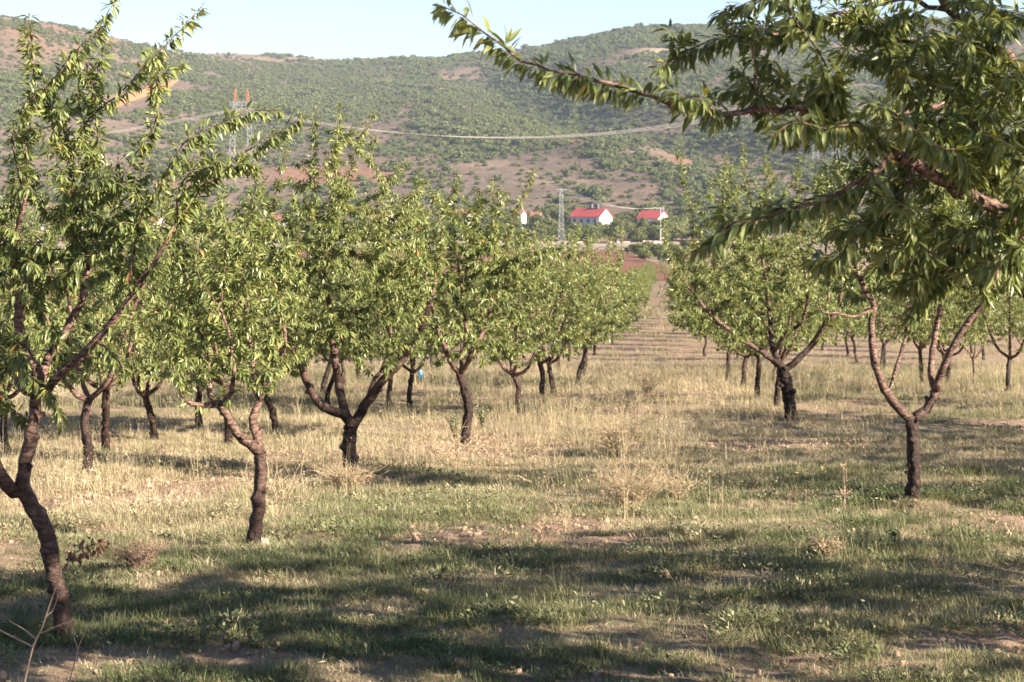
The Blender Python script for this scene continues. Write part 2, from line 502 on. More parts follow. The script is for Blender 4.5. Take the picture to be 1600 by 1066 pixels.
def hill_masks(x, y, z):
    u, v = hill_uv(x, y, z)
    n = fbm(x / 60, y / 90, 301, 4); n2 = fbm(x / 25, y / 40, 305, 3)
    dens = np.where(v < 246, 1.0, .24)
    dens = np.where((v > 225) & (v <= 270), .6, dens)
    dens = np.where((u < 330) & (v > 185), .20, dens)
    dens = np.where((u < 560) & (u >= 330) & (v > 225), .16, dens)
    dens = np.where((u < 190) & (v < 115), .55, dens)
    dens = np.where((u > 240) & (u < 560) & (v < 100), .25, dens)
    dens = np.where((u > 930) & (v < 100), .6, dens)
    dens = np.where((u > 640) & (u < 1100) & (v > 232) & (v < 262), .5, dens)
    dens = np.where((u > 800) & (u < 1300) & (v > 262) & (v < 290), .38, dens)
    dens = np.where((u > 1080) & (v > 225), .45, dens)
    dens = dens * np.clip((n - .26) * 5, .3, 1.25) * np.clip((n2 - .31) * 6, .28, 1.45)
    g = np.exp(-(seg_dist(x, y, GUL) / 30)**2)
    dens = np.maximum(dens, g * 1.2)
    cliff = np.exp(-(((u - 985) / 32)**2 + ((v - 49) / 6)**2))
    dens = np.maximum(dens, cliff * 2)
    pale = np.zeros_like(u)
    for (cu, cv, ru, rv, a) in [(750, 256, 45, 6, .45), (1045, 79, 45, 5, .9), (1500, 60, 70, 5, .9), (640, 100, 60, 4, .3), (480, 92, 80, 4, .5), (250, 80, 60, 6, .5), (860, 285, 60, 6, .4), (30, 325, 90, 8, .7), (1420, 30, 80, 4, .4)]:
        pale = np.maximum(pale, a * np.exp(-(((u - cu) / ru)**4 + ((v - cv) / rv)**4)))
    red = np.zeros_like(u)
    for (cu, cv, ru, rv, a) in [(520, 275, 110, 14, .75), (330, 155, 45, 4, .7), (540, 148, 40, 4, .6), (905, 221, 50, 4, .8), (690, 139, 12, 4, .8), (1090, 250, 70, 8, .45), (60, 50, 60, 12, .35), (120, 70, 80, 12, .3), (280, 290, 60, 9, .5)]:
        red = np.maximum(red, a * np.exp(-(((u - cu) / ru)**4 + ((v - cv) / rv)**4)))
    dens = dens * (1 - .95 * np.clip(np.maximum(pale, red) * 1.3, 0, 1))
    dens = np.where(seg_dist(x, y, TRK) < 13, 0, dens)
    return dens, pale, red
def build_hill():
    us = np.concatenate([np.linspace(-3000, -100, 60)[:-1], np.linspace(-100, 1700, 300), np.linspace(1700, 4600, 60)[1:]])
    ts = np.concatenate([np.linspace(-.03, 1.02, 200), np.linspace(1.05, 1.8, 14)])
    ys = ridgeY(us)
    Y = Y0H + ts[:, None] * (ys - Y0H)[None]
    X = (us - 800)[None] / F * Y
    x, y = X.ravel(), Y.ravel(); z = hz(x, y)
    dens, pale, red = hill_masks(x, y, z)
    me = mesh_np('hillside', np.stack([x, y, z], -1), None, grid_quads(len(ts), len(us)), [M['hill']], vattr={'pale': pale, 'red': red})
    tag(link('hillside', me), kind='structure')
build_hill()
def build_track():
    # an orange cut bank: a flat bed, a steep face behind it and the back slope
    P = np.array(TRK); V = []
    t = np.linspace(0, len(P) - 1, 70)
    X = np.interp(t, range(len(P)), P[:, 0]); Y = np.interp(t, range(len(P)), P[:, 1])
    h = np.interp(t, [0, .5, 2.5, 4, 5], [1.0, 3.4, 4.6, 3.2, .8]) * (.8 + .4 * vnoise(t * 2.7, t * 0, 4))
    for dy, k in ((-7, .0), (-2, .06), (0, .15), (2.0, .6), (3.2, .95), (5, 1.0), (9, .55), (15, 0)):
        yy = Y + dy + 1.5 * (vnoise(t * 3, t * 0 + dy, 6) - .5)
        V.append(np.stack([X, yy, hz(X, yy) + .25 + h * k], -1))
    me = mesh_np('dirt_track', np.concatenate(V), None, grid_quads(8, 70), [M['orange_soil']])
    tag(link('dirt_track', me), kind='structure')
build_track()

# ------------------------------------------------------------------ scatter by geometry nodes (stuff only)
def scatter(name, P, rot, scl, idx, tint, protos, label=None):
    me = bpy.data.meshes.new(name)
    me.vertices.add(len(P)); me.vertices.foreach_set('co', np.asarray(P, np.float32).ravel())
    a = me.attributes.new('rot', 'FLOAT_VECTOR', 'POINT'); a.data.foreach_set('vector', np.asarray(rot, np.float32).ravel())
    a = me.attributes.new('scl', 'FLOAT_VECTOR', 'POINT'); a.data.foreach_set('vector', np.asarray(scl, np.float32).ravel())
    a = me.attributes.new('idx', 'INT', 'POINT'); a.data.foreach_set('value', np.asarray(idx, np.int32))
    a = me.attributes.new('tint', 'FLOAT', 'POINT'); a.data.foreach_set('value', np.asarray(tint, np.float32))
    o = link(name, me); tag(o, label, kind='stuff')
    col = bpy.data.collections.new(name + '_kinds')
    for i, pm in enumerate(protos):
        po = bpy.data.objects.new('%s_kind_%02d' % (name, i), pm); col.objects.link(po)
    ng = bpy.data.node_groups.new(name + '_scatter', 'GeometryNodeTree')
    ng.interface.new_socket('Geometry', in_out='INPUT', socket_type='NodeSocketGeometry')
    ng.interface.new_socket('Geometry', in_out='OUTPUT', socket_type='NodeSocketGeometry')
    L = ng.links; n = ng.nodes
    gi = n.new('NodeGroupInput'); go = n.new('NodeGroupOutput')
    m2p = n.new('GeometryNodeMeshToPoints')
    iop = n.new('GeometryNodeInstanceOnPoints')
    ci = n.new('GeometryNodeCollectionInfo'); ci.inputs['Collection'].default_value = col
    ci.inputs['Separate Children'].default_value = True; ci.inputs['Reset Children'].default_value = True
    def na(nm, t):
        k = n.new('GeometryNodeInputNamedAttribute'); k.data_type = t; k.inputs['Name'].default_value = nm; return k.outputs['Attribute']
    L.new(gi.outputs[0], m2p.inputs[0]); L.new(m2p.outputs[0], iop.inputs['Points'])
    L.new(ci.outputs[0], iop.inputs['Instance']); iop.inputs['Pick Instance'].default_value = True
    L.new(na('idx', 'INT'), iop.inputs['Instance Index'])
    e2r = n.new('FunctionNodeEulerToRotation'); L.new(na('rot', 'FLOAT_VECTOR'), e2r.inputs[0]); L.new(e2r.outputs[0], iop.inputs['Rotation'])
    L.new(na('scl', 'FLOAT_VECTOR'), iop.inputs['Scale'])
    L.new(iop.outputs[0], go.inputs[0])
    md = o.modifiers.new('scatter', 'NODES'); md.node_group = ng
    return o

# ------------------------------------------------------------------ scrub and tree blobs for the far slopes
def leaf_blob(n, lobes, size, rg, tlo=0.0, thi=1.0):
    """leaf-sized four-cornered flakes on the shells of uneven lobes; lobes: (cx,cy,cz,rx,ry,rz)"""
    lobes = np.array(lobes, float)
    w = (lobes[:, 3] * lobes[:, 4] + lobes[:, 5]**2); w /= w.sum()
    li = rg.choice(len(lobes), n, p=w)
    d = nrm(rg.normal(size=(n, 3)))
    rad = 1 - .45 * rg.random(n)**2
    rad = rad * (.86 + .28 * rg.random(n))
    c = lobes[li, :3] + d * lobes[li, 3:] * rad[:, None]
    nn = nrm(d + rg.normal(size=(n, 3)) * .6)
    a = nrm(np.cross(nn, rg.normal(size=(n, 3)))); b = np.cross(nn, a)
    s = size * (.6 + .8 * rg.random(n))[:, None]
    k = .55 + .5 * rg.random((n, 1))
    V = np.stack([c - a * s, c + b * s * k, c + a * s, c - b * s * k + nn * s * .25], 1).reshape(-1, 3)
    Q = np.arange(n * 4).reshape(n, 4)
    tint = np.clip(tlo + (thi - tlo) * (.5 * rg.random(n) + .5 * rg.random(len(lobes))[li]), 0, 1)
    return V, Q, tint
def scrub_mesh(i):
    rg = np.random.default_rng(500 + i)
    lb = [(0, 0, .42, .62, .62, .46)]
    for k in range(5):
        a = rg.random() * 6.28; q = .35 + .25 * rg.random()
        lb.append((math.cos(a) * q, math.sin(a) * q, .3 + .4 * rg.random(), .3 + .2 * rg.random(), .3 + .2 * rg.random(), .28 + .16 * rg.random()))
    V, Q, t = leaf_blob(330, lb, .12, rg)
    mb = MB(); 
    P = np.array([[0, 0, -.15], [.02, .01, .2], [.05, 0, .5]])
    TV, TQ, TT = tube_geo(P, np.array([.06, .05, .03]), 4, False)
    return mesh_np('bush', np.concatenate([V, TV]), None, np.concatenate([Q, TQ + len(V)]), [M['scrub'], M['bark']],
                   quad_mat=np.concatenate([np.zeros(len(Q)), np.ones(len(TQ))]), smooth=False, fattr={'tint': np.concatenate([t, np.zeros(len(TQ))])})
SCRUB = [scrub_mesh(i) for i in range(5)]
# scattered by tint: the instancer tint is not used by these, the face tint is
def build_scrub():
    rg = np.random.default_rng(77)
    n = 190000
    u = rg.uniform(-500, 2100, n)
    ys = ridgeY(u)
    # uniform in area: pdf ~ Y
    t = rg.random(n)
    Y = np.sqrt(648**2 + t * ((ys * 1.03)**2 - 648**2))
    x = (u - 800) / F * Y
    z = hz(x, Y)
    dens, pale, red = hill_masks(x, Y, z)
    keep = rg.random(n) < dens * .62
    x, Y, z, u = x[keep], Y[keep], z[keep], u[keep]
    v = 300 - F * z / Y
    size = (1.05 + 1.8 * rg.random(len(x))**1.6) * np.where(v > 232, .9, 1.0) * np.where((u < 250) & (v < 120), .7, 1)
    size = size * np.where(rg.random(len(x)) < .08, 1.6, 1) * (.75 + .6 * np.clip((fbm(x / 25, Y / 40, 305, 3) - .3) * 2.2, 0, 1))
    show = size / Y * ((u > 5) & (u < 1595))
    order = np.argsort(-show)
    ind = order[:300]; rest = order[300:]
    lab = 'round dark green bush on the pinkish lower hillside above the village'
    for i in ind:
        o = bpy.data.objects.new('bush', SCRUB[rg.integers(5)]); COL.objects.link(o)
        o.location = (x[i], Y[i], z[i] - .05); s = size[i]
        o.rotation_euler = (0, 0, rg.random() * 6.28); o.scale = (s, s, s * (.75 + .3 * rg.random()))
        tag(o, lab, 'bush', 'bushes scattered over the lower hillside')
    k = len(rest)
    s = size[rest]
    scatter('scrub_forest', np.stack([x[rest], Y[rest], z[rest] - .05], -1), np.stack([np.zeros(k), np.zeros(k), rg.random(k) * 6.28], -1),
            np.stack([s, s, s * (.75 + .35 * rg.random(k))], -1), rg.integers(0, 5, k), rg.random(k), SCRUB, 'scrub oak wood covering the hillside')
build_scrub()

# valley trees
def valley_tree_meshes(i):
    rg = np.random.default_rng(900 + i)
    H = 1.0
    tall = i in (4, 5)
    lb = []
    nl = 9
    for k in range(nl):
        a = rg.random() * 6.28; q = (.26 if not tall else .12) * rg.random()**.5
        zc = rg.uniform(.30, .78); rr = rg.uniform(.15, .25) * (1.1 - .4 * abs(zc - .5)) * (.7 if tall else 1)
        lb.append((math.cos(a) * q, math.sin(a) * q, zc, rr, rr, rr * (.85 if not tall else 1.4)))
    V, Q, t = leaf_blob(2200, lb, .034, rg)
    crown = mesh_np('crown', V, None, Q, [M['leaf_far']], smooth=False, fattr={'tint': t})
    mb = MB()
    mb.tube([[0, 0, -.05], [.01, 0, .12], [.0, .01, .3], [.02, 0, .6]], [.03, .024, .018, .006], 6, a=np.array([.06, .05, .05, .02]))
    for k in range(4):
        a = k * 1.57 + rg.random()
        mb.tube([[0, 0, .16 + .04 * k], [.1 * math.cos(a), .1 * math.sin(a), .3], [.2 * math.cos(a), .2 * math.sin(a), .5]], [.014, .009, .004], 5, a=np.array([.04, .03, .02]))
    return mb.mesh('trunk', [M['bark']], True, 'rad'), crown
VT = [valley_tree_meshes(i) for i in range(6)]
def valley_tree(x, Y, h, kind, wide, rz, label, group):
    e = empty('valley_tree', (x, Y, gzf(x, Y) - .1), rz)
    e.scale = (h * wide, h * wide, h)
    link('trunk', VT[kind][0], e); link('crown', VT[kind][1], e)
    tag(e, label, 'tree', group)

# ------------------------------------------------------------------ almond trees: skeleton, wood, leaves
def catmull(P, step):
    P = np.asarray(P, float)
    if len(P) < 3:
        n = max(2, int(np.linalg.norm(P[-1] - P[0]) / step) + 1)
        return P[0] + (P[-1] - P[0]) * np.linspace(0, 1, n)[:, None]
    Q = np.vstack([2 * P[0] - P[1], P, 2 * P[-1] - P[-2]])
    out = []
    for i in range(1, len(Q) - 2):
        n = max(1, int(np.linalg.norm(Q[i + 1] - Q[i]) / step))
        t = np.linspace(0, 1, n, endpoint=False)[:, None]
        p0, p1, p2, p3 = Q[i - 1], Q[i], Q[i + 1], Q[i + 2]
        out.append(.5 * (2 * p1 + (p2 - p0) * t + (2 * p0 - 5 * p1 + 4 * p2 - p3) * t**2 + (3 * p1 - p0 - 3 * p2 + p3) * t**3))
    out.append(Q[-2:-1])
    return np.concatenate(out)

class Tree:
    def __init__(s, seed, step=.05):
        s.P = np.zeros((0, 3)); s.par = []; s.rm = []; s.paths = []; s.D = np.zeros((0, 3)); s.open = []
        s.rg = np.random.default_rng(seed); s.step = step
    def _push(s, pts, start, r0, r1, open_):
        n0 = len(s.par)
        k = len(pts)
        s.P = np.vstack([s.P, pts])
        base = s.P[start][None] if start is not None else pts[:1] - [[0, 0, .1]]
        prev = np.vstack([base, pts[:-1]])
        s.D = np.vstack([s.D, nrm(pts - prev + 1e-9)])
        s.par += [(-1 if start is None else start) if i == 0 else n0 + i - 1 for i in range(k)]
        s.rm += list(np.linspace(r0, r1, k)); s.open += [open_] * k
        return list(range(n0, n0 + k))
    def near(s, p): return int(np.argmin(np.linalg.norm(s.P - np.asarray(p), axis=1)))
    def limb(s, pts, start=None, r=(.03, .02), kind='limb', open_=True):
        pts = np.asarray(pts, float)
        if start == 'near': start = s.near(pts[0])
        if start is not None: pts = np.vstack([s.P[start], pts[1:]]) if np.linalg.norm(s.P[start] - pts[0]) < .3 else np.vstack([s.P[start], pts])
        c = catmull(pts, s.step)
        if len(c) > 4:
            w = s.rg.normal(size=c.shape) * (.004 if kind != 'trunk' else .003)
            w[:1] = 0; c = c + w
        if start is not None: c = c[1:]
        ids = s._push(c, start, r[0], r[1], open_)
        s.paths.append((([start] if start is not None else []) + ids, kind))
        return ids
    def grow(s, targets, up=.35, droop=.3, bend=.5, maxlen=9, kind='twig', leaf=1.0):
        T = np.asarray(targets)
        op = np.array(s.open)
        c0 = s.P[op].mean(0)
        T = T[np.argsort(np.linalg.norm(T - c0, axis=1))]
        for t in T:
            op = np.array(s.open)
            dv = t - s.P; d = np.linalg.norm(dv, axis=1)
            cosang = np.einsum('ij,ij->i', dv, s.D) / np.maximum(d, 1e-6)
            cost = d * (1.25 - .35 * cosang) + .5 * np.clip(-dv[:, 2], 0, None)
            cost[~op] = 1e9
            i = int(np.argmin(cost)); L = d[i]
            if L < .10 or L > maxlen: continue
            p0 = s.P[i]; dr = dv[i] / L
            d0 = nrm(dr * (1 - bend) + s.D[i] * bend * .6 + np.array([0, 0, up]) + s.rg.normal(size=3) * .2)
            d1 = nrm(dr + np.array([0, 0, up * .4 - droop * s.rg.random() * 1.6]) + s.rg.normal(size=3) * .2)
            n = max(3, int(L / s.step))
            q = np.linspace(0, 1, n + 1)[1:, None]
            b1 = p0 + d0 * L * .38; b2 = t - d1 * L * .33
            pts = (1 - q)**3 * p0 + 3 * (1 - q)**2 * q * b1 + 3 * (1 - q) * q**2 * b2 + q**3 * t
            pts = pts + s.rg.normal(size=pts.shape) * .006
            ids = s._push(pts, i, .0016, .0012, True)
            s.paths.append(([i] + ids, kind))
    def finish(s, rt=.0014):
        n = len(s.par); cnt = np.zeros(n); haschild = np.zeros(n, bool)
        for i in range(n):
            if s.par[i] >= 0: haschild[s.par[i]] = True
        cnt[~haschild] = 1
        for i in range(n - 1, -1, -1):
            if s.par[i] >= 0: cnt[s.par[i]] += cnt[i]
        s.r = np.maximum(np.array(s.rm), rt * np.sqrt(cnt) * .85)
        # keep children no thicker than parents' own stem
        for i in range(n):
            p = s.par[i]
            if p >= 0 and s.r[i] > s.r[p]: s.r[i] = s.r[p]
    def wood(s, kinds, hi=True, minr=0.0):
        mb = MB()
        for ids, kind in s.paths:
            if kind not in kinds: continue
            P = s.P[ids]; r = s.r[ids].copy()
            if len(ids) < 2: continue
            if kind != 'trunk': r[0] = min(r[0], r[1] * 1.25)
            else:
                d0 = np.linalg.norm(P - P[0], axis=1)
                r = r * (1 + .45 * np.exp(-d0 / .07)) * (1 + .10 * (vnoise(d0 * 9, d0 * 0 + len(P), 5) - .5))
            rm = r.max()
            if rm < minr: continue
            if kind == 'twig':
                sides = 6 if rm > .012 else (4 if rm > .006 and hi else 3)
                if len(P) > 5:
                    st = 2 if hi else 3
                    k = list(range(0, len(P) - 1, st)) + [len(P) - 1]; P = P[k]; r = r[k]
            else: sides = (14 if kind == 'trunk' else 10) if hi else 7
            wob = None
            if kind == 'trunk' and hi:
                d0 = np.concatenate([[0], np.cumsum(np.linalg.norm(np.diff(P, axis=0), axis=1))])
                q = np.linspace(0, d0[-1], max(8, int(d0[-1] / .014)))
                P = np.stack([np.interp(q, d0, P[:, c]) for c in range(3)], -1); r = np.interp(q, d0, r); sides = 20
                a = np.arange(sides)[None] / sides * 6.283; zz = q[:, None]
                ca, sa = np.cos(a) * 1.0, np.sin(a) * 1.0
                wob = 1 + .22 * (vnoise(ca * 2.2 + zz * 5, sa * 2.2 + zz * 3 + 7, 3) - .5) + .20 * (vnoise(ca * 5 + zz * 17, sa * 5 - zz * 14, 9) - .5) + .13 * (vnoise(ca * 11 + zz * 60, sa * 11 - zz * 45, 19) - .5)
                for kk in range(7):
                    kz, ka = s.rg.random() * d0[-1], s.rg.random() * 6.283
                    wob = wob + .30 * np.exp(-((zz - kz) / .022)**2 - ((np.mod(a - ka + 3.14, 6.283) - 3.14) / .45)**2)
            elif kind in ('trunk', 'limb') and hi:
                a = np.arange(sides)
                zz = np.arange(len(P))[:, None]
                wob = 1 + .26 * (vnoise(zz * .45 + 31 * len(P), a[None] * .9 + 0 * zz, 3) - .5) + .22 * (vnoise(zz * 1.3, a[None] * 1.7 + 0 * zz, 9) - .5)
            V, Q, T = tube_geo(P, r, sides, True, wob)
            mb.add(V, T, Q, np.concatenate([np.repeat(r, sides), [r[0], r[-1]]]))
        return mb if mb.n else None
    def leaves(s, dens=60, rmax=.0075, spur=16, L=(.055, .085), droop=.55, thin=1.0, keep=None):
        """returns arrays base, dir, normal, length"""
        rg = s.rg; B = []; Dr = []; Nn = []; Ln = []
        for ids, kind in s.paths:
            if kind == 'trunk': continue
            P = s.P[ids]; r = s.r[ids]
            seg = np.linalg.norm(np.diff(P, axis=0), axis=1)
            cum = np.concatenate([[0], np.cumsum(seg)]); tot = cum[-1]
            if tot < .02: continue
            rmid = np.interp(np.linspace(0, tot, 12), cum, r)
            fine = float((rmid < rmax).mean()) * tot
            n1 = rg.poisson(dens * fine * thin); n2 = rg.poisson(spur * thin * tot / 4)
            # single leaves on the fine part
            q = np.interp(rg.random(n1), [0, 1], [tot - fine, tot])
            # small clusters on spurs
            cl = np.interp(rg.random(n2), [0, 1], [0, tot])
            rc = np.interp(cl, cum, r); cl = cl[rc < .02]
            m = rg.integers(2, 6, len(cl)); q2 = np.repeat(cl, m) + rg.normal(size=m.sum()) * .006
            n = len(q) + len(q2)
            if n == 0: continue
            qa = np.clip(np.concatenate([q, q2]), 0, tot)
            p = np.stack([np.interp(qa, cum, P[:, k]) for k in range(3)], -1)
            e = .02
            t = nrm(np.stack([np.interp(np.minimum(qa + e, tot), cum, P[:, k]) - np.interp(np.maximum(qa - e, 0), cum, P[:, k]) for k in range(3)], -1))
            rad = rg.normal(size=(n, 3)); rad = nrm(rad - t * np.einsum('ij,ij->i', rad, t)[:, None])
            sp = np.zeros(n); sp[len(q):] = 1
            if sp.sum():
                rr = nrm(rg.normal(size=(len(cl), 3)) + [0, 0, .1]); rr = np.repeat(rr, m, 0)
                rad[len(q):] = nrm(rad[len(q):] * .75 + rr)
            dn = droop * (.15 + 1.3 * rg.random(n))[:, None]
            d = nrm(t * (.25 + .55 * rg.random((n, 1))) + rad * .8 + np.array([0, 0, -1.0]) * dn)
            nv = np.array([0, 0, 1.0]) + rad * .5 + rg.normal(size=(n, 3)) * .45
            nv = nrm(nv - d * np.einsum('ij,ij->i', nv, d)[:, None])
            ll = rg.uniform(L[0], L[1], n) * np.where(qa > tot - .08, .75, 1)
            B.append(p + d * .006); Dr.append(d); Nn.append(nv); Ln.append(ll)
        B = np.concatenate(B); Dr = np.concatenate(Dr); Nn = np.concatenate(Nn); Ln = np.concatenate(Ln)
        if keep is not None:
            k = keep(B); B, Dr, Nn, Ln = B[k], Dr[k], Nn[k], Ln[k]
        return B, Dr, Nn, Ln

# leaf shapes: x along the leaf, y across, z up
def leaf_template(lod, curl=.14, fold=.28):
    if lod == 2:
        xs = [(0, 0), (.10, .014), (.34, .120), (.64, .108), (1, 0)]
        V = [(0, 0, 0)]
        pts = [(0, 0, 0)]
        for x, w in xs[1:4]:
            z = -curl * x * x
            pts += [(x, w, z + fold * w), (x, 0, z), (x, -w, z + fold * w)]
        pts.append((1, 0, -curl))
        T = [[0, 2, 1], [0, 3, 2], [7, 8, 10], [8, 9, 10]]
        Q = [[1, 2, 5, 4], [2, 3, 6, 5], [4, 5, 8, 7], [5, 6, 9, 8]]
        return np.array(pts), np.array(T), np.array(Q)
    if lod == 1:
        pts = [(0, 0, 0), (.42, .15, -curl * .17 + fold * .15), (.45, 0, -curl * .2), (.42, -.15, -curl * .17 + fold * .15), (1, 0, -curl)]
        return np.array(pts), np.array([[0, 2, 1], [0, 3, 2], [1, 2, 4], [2, 3, 4]]), np.zeros((0, 4), int)
    pts = [(0, 0, 0), (.45, .13, .02), (1, 0, -curl), (.45, -.13, .02)]
    return np.array(pts), np.array([[0, 2, 1], [0, 3, 2]]), np.zeros((0, 4), int)

def leaf_tint(rg, n, B=None):
    t = np.clip(rg.normal(.44, .18, n), 0, .9)
    if B is not None:
        t = np.clip(t + (vnoise(B[:, 0] * 3.1 + B[:, 2] * 2.2, B[:, 1] * 3.1, 8) - .5) * .35, 0, .9)
    k = rg.random(n)
    t = np.where(k < .022, .945 + .055 * rg.random(n), t)
    return t

def leaf_mesh(name, L4, lod, rg, extra=None, offset=(0, 0, 0), wscale=1.0):
    B, D, Nn, Ln = L4
    n = len(B)
    Y = np.cross(Nn, D)
    V = []; T = []; Q = []; ft = []; fq = []
    tint = leaf_tint(rg, n, B)
    var = rg.integers(0, 3, n)
    nv = 0
    for k in range(3):
        sel = np.where(var == k)[0]
        if not len(sel): continue
        tv, tt, tq = leaf_template(lod, (.06, .20, .34)[k], (.35, .25, .5)[k])
        w = (wscale * rg.uniform(.85, 1.15, len(sel)))[:, None]
        b = B[sel] - np.asarray(offset)
        l = Ln[sel][:, None]
        v = b[:, None] + (tv[None, :, 0:1] * D[sel][:, None] + (tv[None, :, 1] * w)[..., None] * Y[sel][:, None] + tv[None, :, 2:3] * Nn[sel][:, None]) * l[:, None]
        V.append(v.reshape(-1, 3))
        off = nv + np.arange(len(sel))[:, None, None] * len(tv)
        if len(tt): T.append((tt[None] + off).reshape(-1, 3)); ft.append(np.repeat(tint[sel], len(tt)))
        if len(tq): Q.append((tq[None] + off).reshape(-1, 4)); fq.append(np.repeat(tint[sel], len(tq)))
        nv += len(sel) * len(tv)
    V = np.concatenate(V); T = np.concatenate(T); Q = np.concatenate(Q) if Q else np.zeros((0, 4), int)
    ft = np.concatenate(ft); fq = np.concatenate(fq) if fq else np.zeros(0)
    return V, T, Q, ft, fq

def crown_mesh(name, leafgeo, woodmb, offset):
    V, T, Q, ft, fq = leafgeo
    if woodmb is None:
        return mesh_np(name, V, T, Q, [M['leaf']], smooth=False, fattr={'tint': np.concatenate([ft, fq])})
    WV = np.concatenate(woodmb.V) - np.asarray(offset); WT = np.concatenate(woodmb.T); WQ = np.concatenate(woodmb.Q); WA = np.concatenate(woodmb.A)
    n = len(V)
    return mesh_np(name, np.concatenate([V, WV]), np.concatenate([T, WT + n]), np.concatenate([Q, WQ + n]), [M['leaf'], M['bark']],
                   tri_mat=np.concatenate([np.zeros(len(T)), np.ones(len(WT))]), quad_mat=np.concatenate([np.zeros(len(Q)), np.ones(len(WQ))]), smooth=False,
                   vattr={'rad': np.concatenate([np.zeros(n), WA])},
                   fattr={'tint': np.concatenate([ft, np.zeros(len(WT)), fq, np.zeros(len(WQ))])})

def wood_obj(name, mb, offset, parent):
    V = np.concatenate(mb.V) - np.asarray(offset)
    me = mesh_np(name, V, np.concatenate(mb.T), np.concatenate(mb.Q), [M['bark']], vattr={'rad': np.concatenate(mb.A)})
    return link(name, me, parent)

LEAF_SINGLE = []
for i in range(9):
    tv, tt, tq = leaf_template(2, (.06, .20, .34)[i % 3], (.35, .25, .5)[i % 3])
    LEAF_SINGLE.append(mesh_np('leaf', tv, tt, tq, [M['leaf']], smooth=False, fattr={'tint': np.full(8, (.2, .3, .42, .5, .55, .62, .72, .36, .96)[i])}))

def in_ell(rg, n, c, r, shell=.0):
    d = nrm(rg.normal(size=(n, 3))); q = rg.random(n)**(1 / 3) if not shell else 1 - shell * rg.random(n)
    return np.asarray(c) + d * q[:, None] * np.asarray(r)

def hero(t, base, label, lod, nleaf_single=0, dens=60, spur=16, L=(.055, .085), droop=.55, group='almond trees of the orchard'):
    t.finish()
    base = np.asarray(base, float)
    e = empty('almond_tree', base)
    tag(e, label, 'almond tree', group)
    tb = t.wood(('trunk',))
    for p in t.paths:
        if p[1] not in ('trunk', 'limb'): continue
        for kk in range(5 if p[1] == 'limb' else 3):
            i = p[0][int((.15 + .8 * t.rg.random()) * (len(p[0]) - 1))]; r0 = t.r[i]
            if r0 < .010: continue
            d = t.rg.normal(size=3); d = d - t.D[i] * d.dot(t.D[i]); d = d / np.linalg.norm(d); d = d * .8 + t.D[i] * .5
            l = r0 * t.rg.uniform(.9, 1.7); q = t.P[i]; rr = r0 * t.rg.uniform(.30, .5)
            V, Q, T = tube_geo(np.array([q, q + d * (r0 * .8), q + d * (r0 + l * .5), q + d * (r0 + l * .55)]), np.array([rr * 1.5, rr * 1.3, rr, rr * .6]), 7, True)
            sb = MB(); sb.add(V, T, Q, np.full(len(V), r0)); wood_obj('branch_stub', sb, base, e)
    wood_obj('trunk', tb, base, e)
    for p in list(t.paths):
        if p[1] == 'limb':
            keep = t.paths; t.paths = [p]
            mb = t.wood(('limb',)); t.paths = keep
            if mb: wood_obj('limb', mb, base, e)
    L4 = t.leaves(dens=dens, spur=spur, L=L, droop=droop)
    if nleaf_single:
        B = L4[0]
        u = B[:, 0] / B[:, 1] * F + 800; v = 300 - B[:, 2] / B[:, 1] * F
        vis = (u > 8) & (u < 1592) & (v > 8) & (v < 1050) & (B[:, 1] > 0)
        key = np.where(vis, L4[3] / np.maximum(B[:, 1], .1), 0)
        idx = np.argsort(-key)[:nleaf_single]
        mask = np.ones(len(B), bool); mask[idx] = False
        for i in idx:
            b, d, n, l = L4[0][i], L4[1][i], L4[2][i], L4[3][i]
            y = np.cross(n, d)
            o = bpy.data.objects.new('leaf', LEAF_SINGLE[int(t.rg.integers(9)) if t.rg.random() < .5 else int(t.rg.integers(8))]); COL.objects.link(o)
            o.parent = e
            m = Matrix(((d[0] * l, y[0] * l, n[0] * l, b[0] - base[0]), (d[1] * l, y[1] * l, n[1] * l, b[1] - base[1]), (d[2] * l, y[2] * l, n[2] * l, b[2] - base[2]), (0, 0, 0, 1)))
            o.matrix_local = m
        L4 = tuple(a[mask] for a in L4)
    geo = leaf_mesh('crown', L4, lod, t.rg, offset=base)
    c = link('crown', crown_mesh('crown', geo, t.wood(('twig', 'shoot')), base), e)
    if nleaf_single: c['kind'] = 'stuff'
    return e, len(L4[0])

def PX(Y, *pts):
    """picture points to places at depth Y (each point may carry its own depth offset)"""
    return np.array([px(p[0], p[1], Y + (p[2] if len(p) > 2 else 0)) for p in pts])
def ELL(rg, Y, lst):
    """targets in ellipsoids given as (n, cx, cy, rx, ry, rdepth m, depth offset)"""
    out = []
    for n, cx, cy, rx, ry, rd, dy in lst:
        c = px(cx, cy, Y + dy); s = Y / F
        out.append(in_ell(rg, n, c, (rx * s, rd, ry * s)))
    return np.concatenate(out)

# ------------------------------------------------------------------ the air: even haze over the whole valley
def haze():
    m = bpy.data.materials.new('haze'); m.use_nodes = True
    nt = m.node_tree; nt.nodes.remove(nt.nodes['Principled BSDF'])
    v = nt.nodes.new('ShaderNodeVolumePrincipled')
    v.inputs['Color'].default_value = (.70, .84, 1.0, 1); v.inputs['Density'].default_value = .00009; v.inputs['Anisotropy'].default_value = .0
    nt.links.new(v.outputs[0], nt.nodes['Material Output'].inputs['Volume'])
    mb = MB(); mb.box((0, 1350, 130), (6600, 2900, 320))
    o = mb.build('haze', m); tag(o, 'thin bluish haze lying over the valley', kind='stuff')
haze()

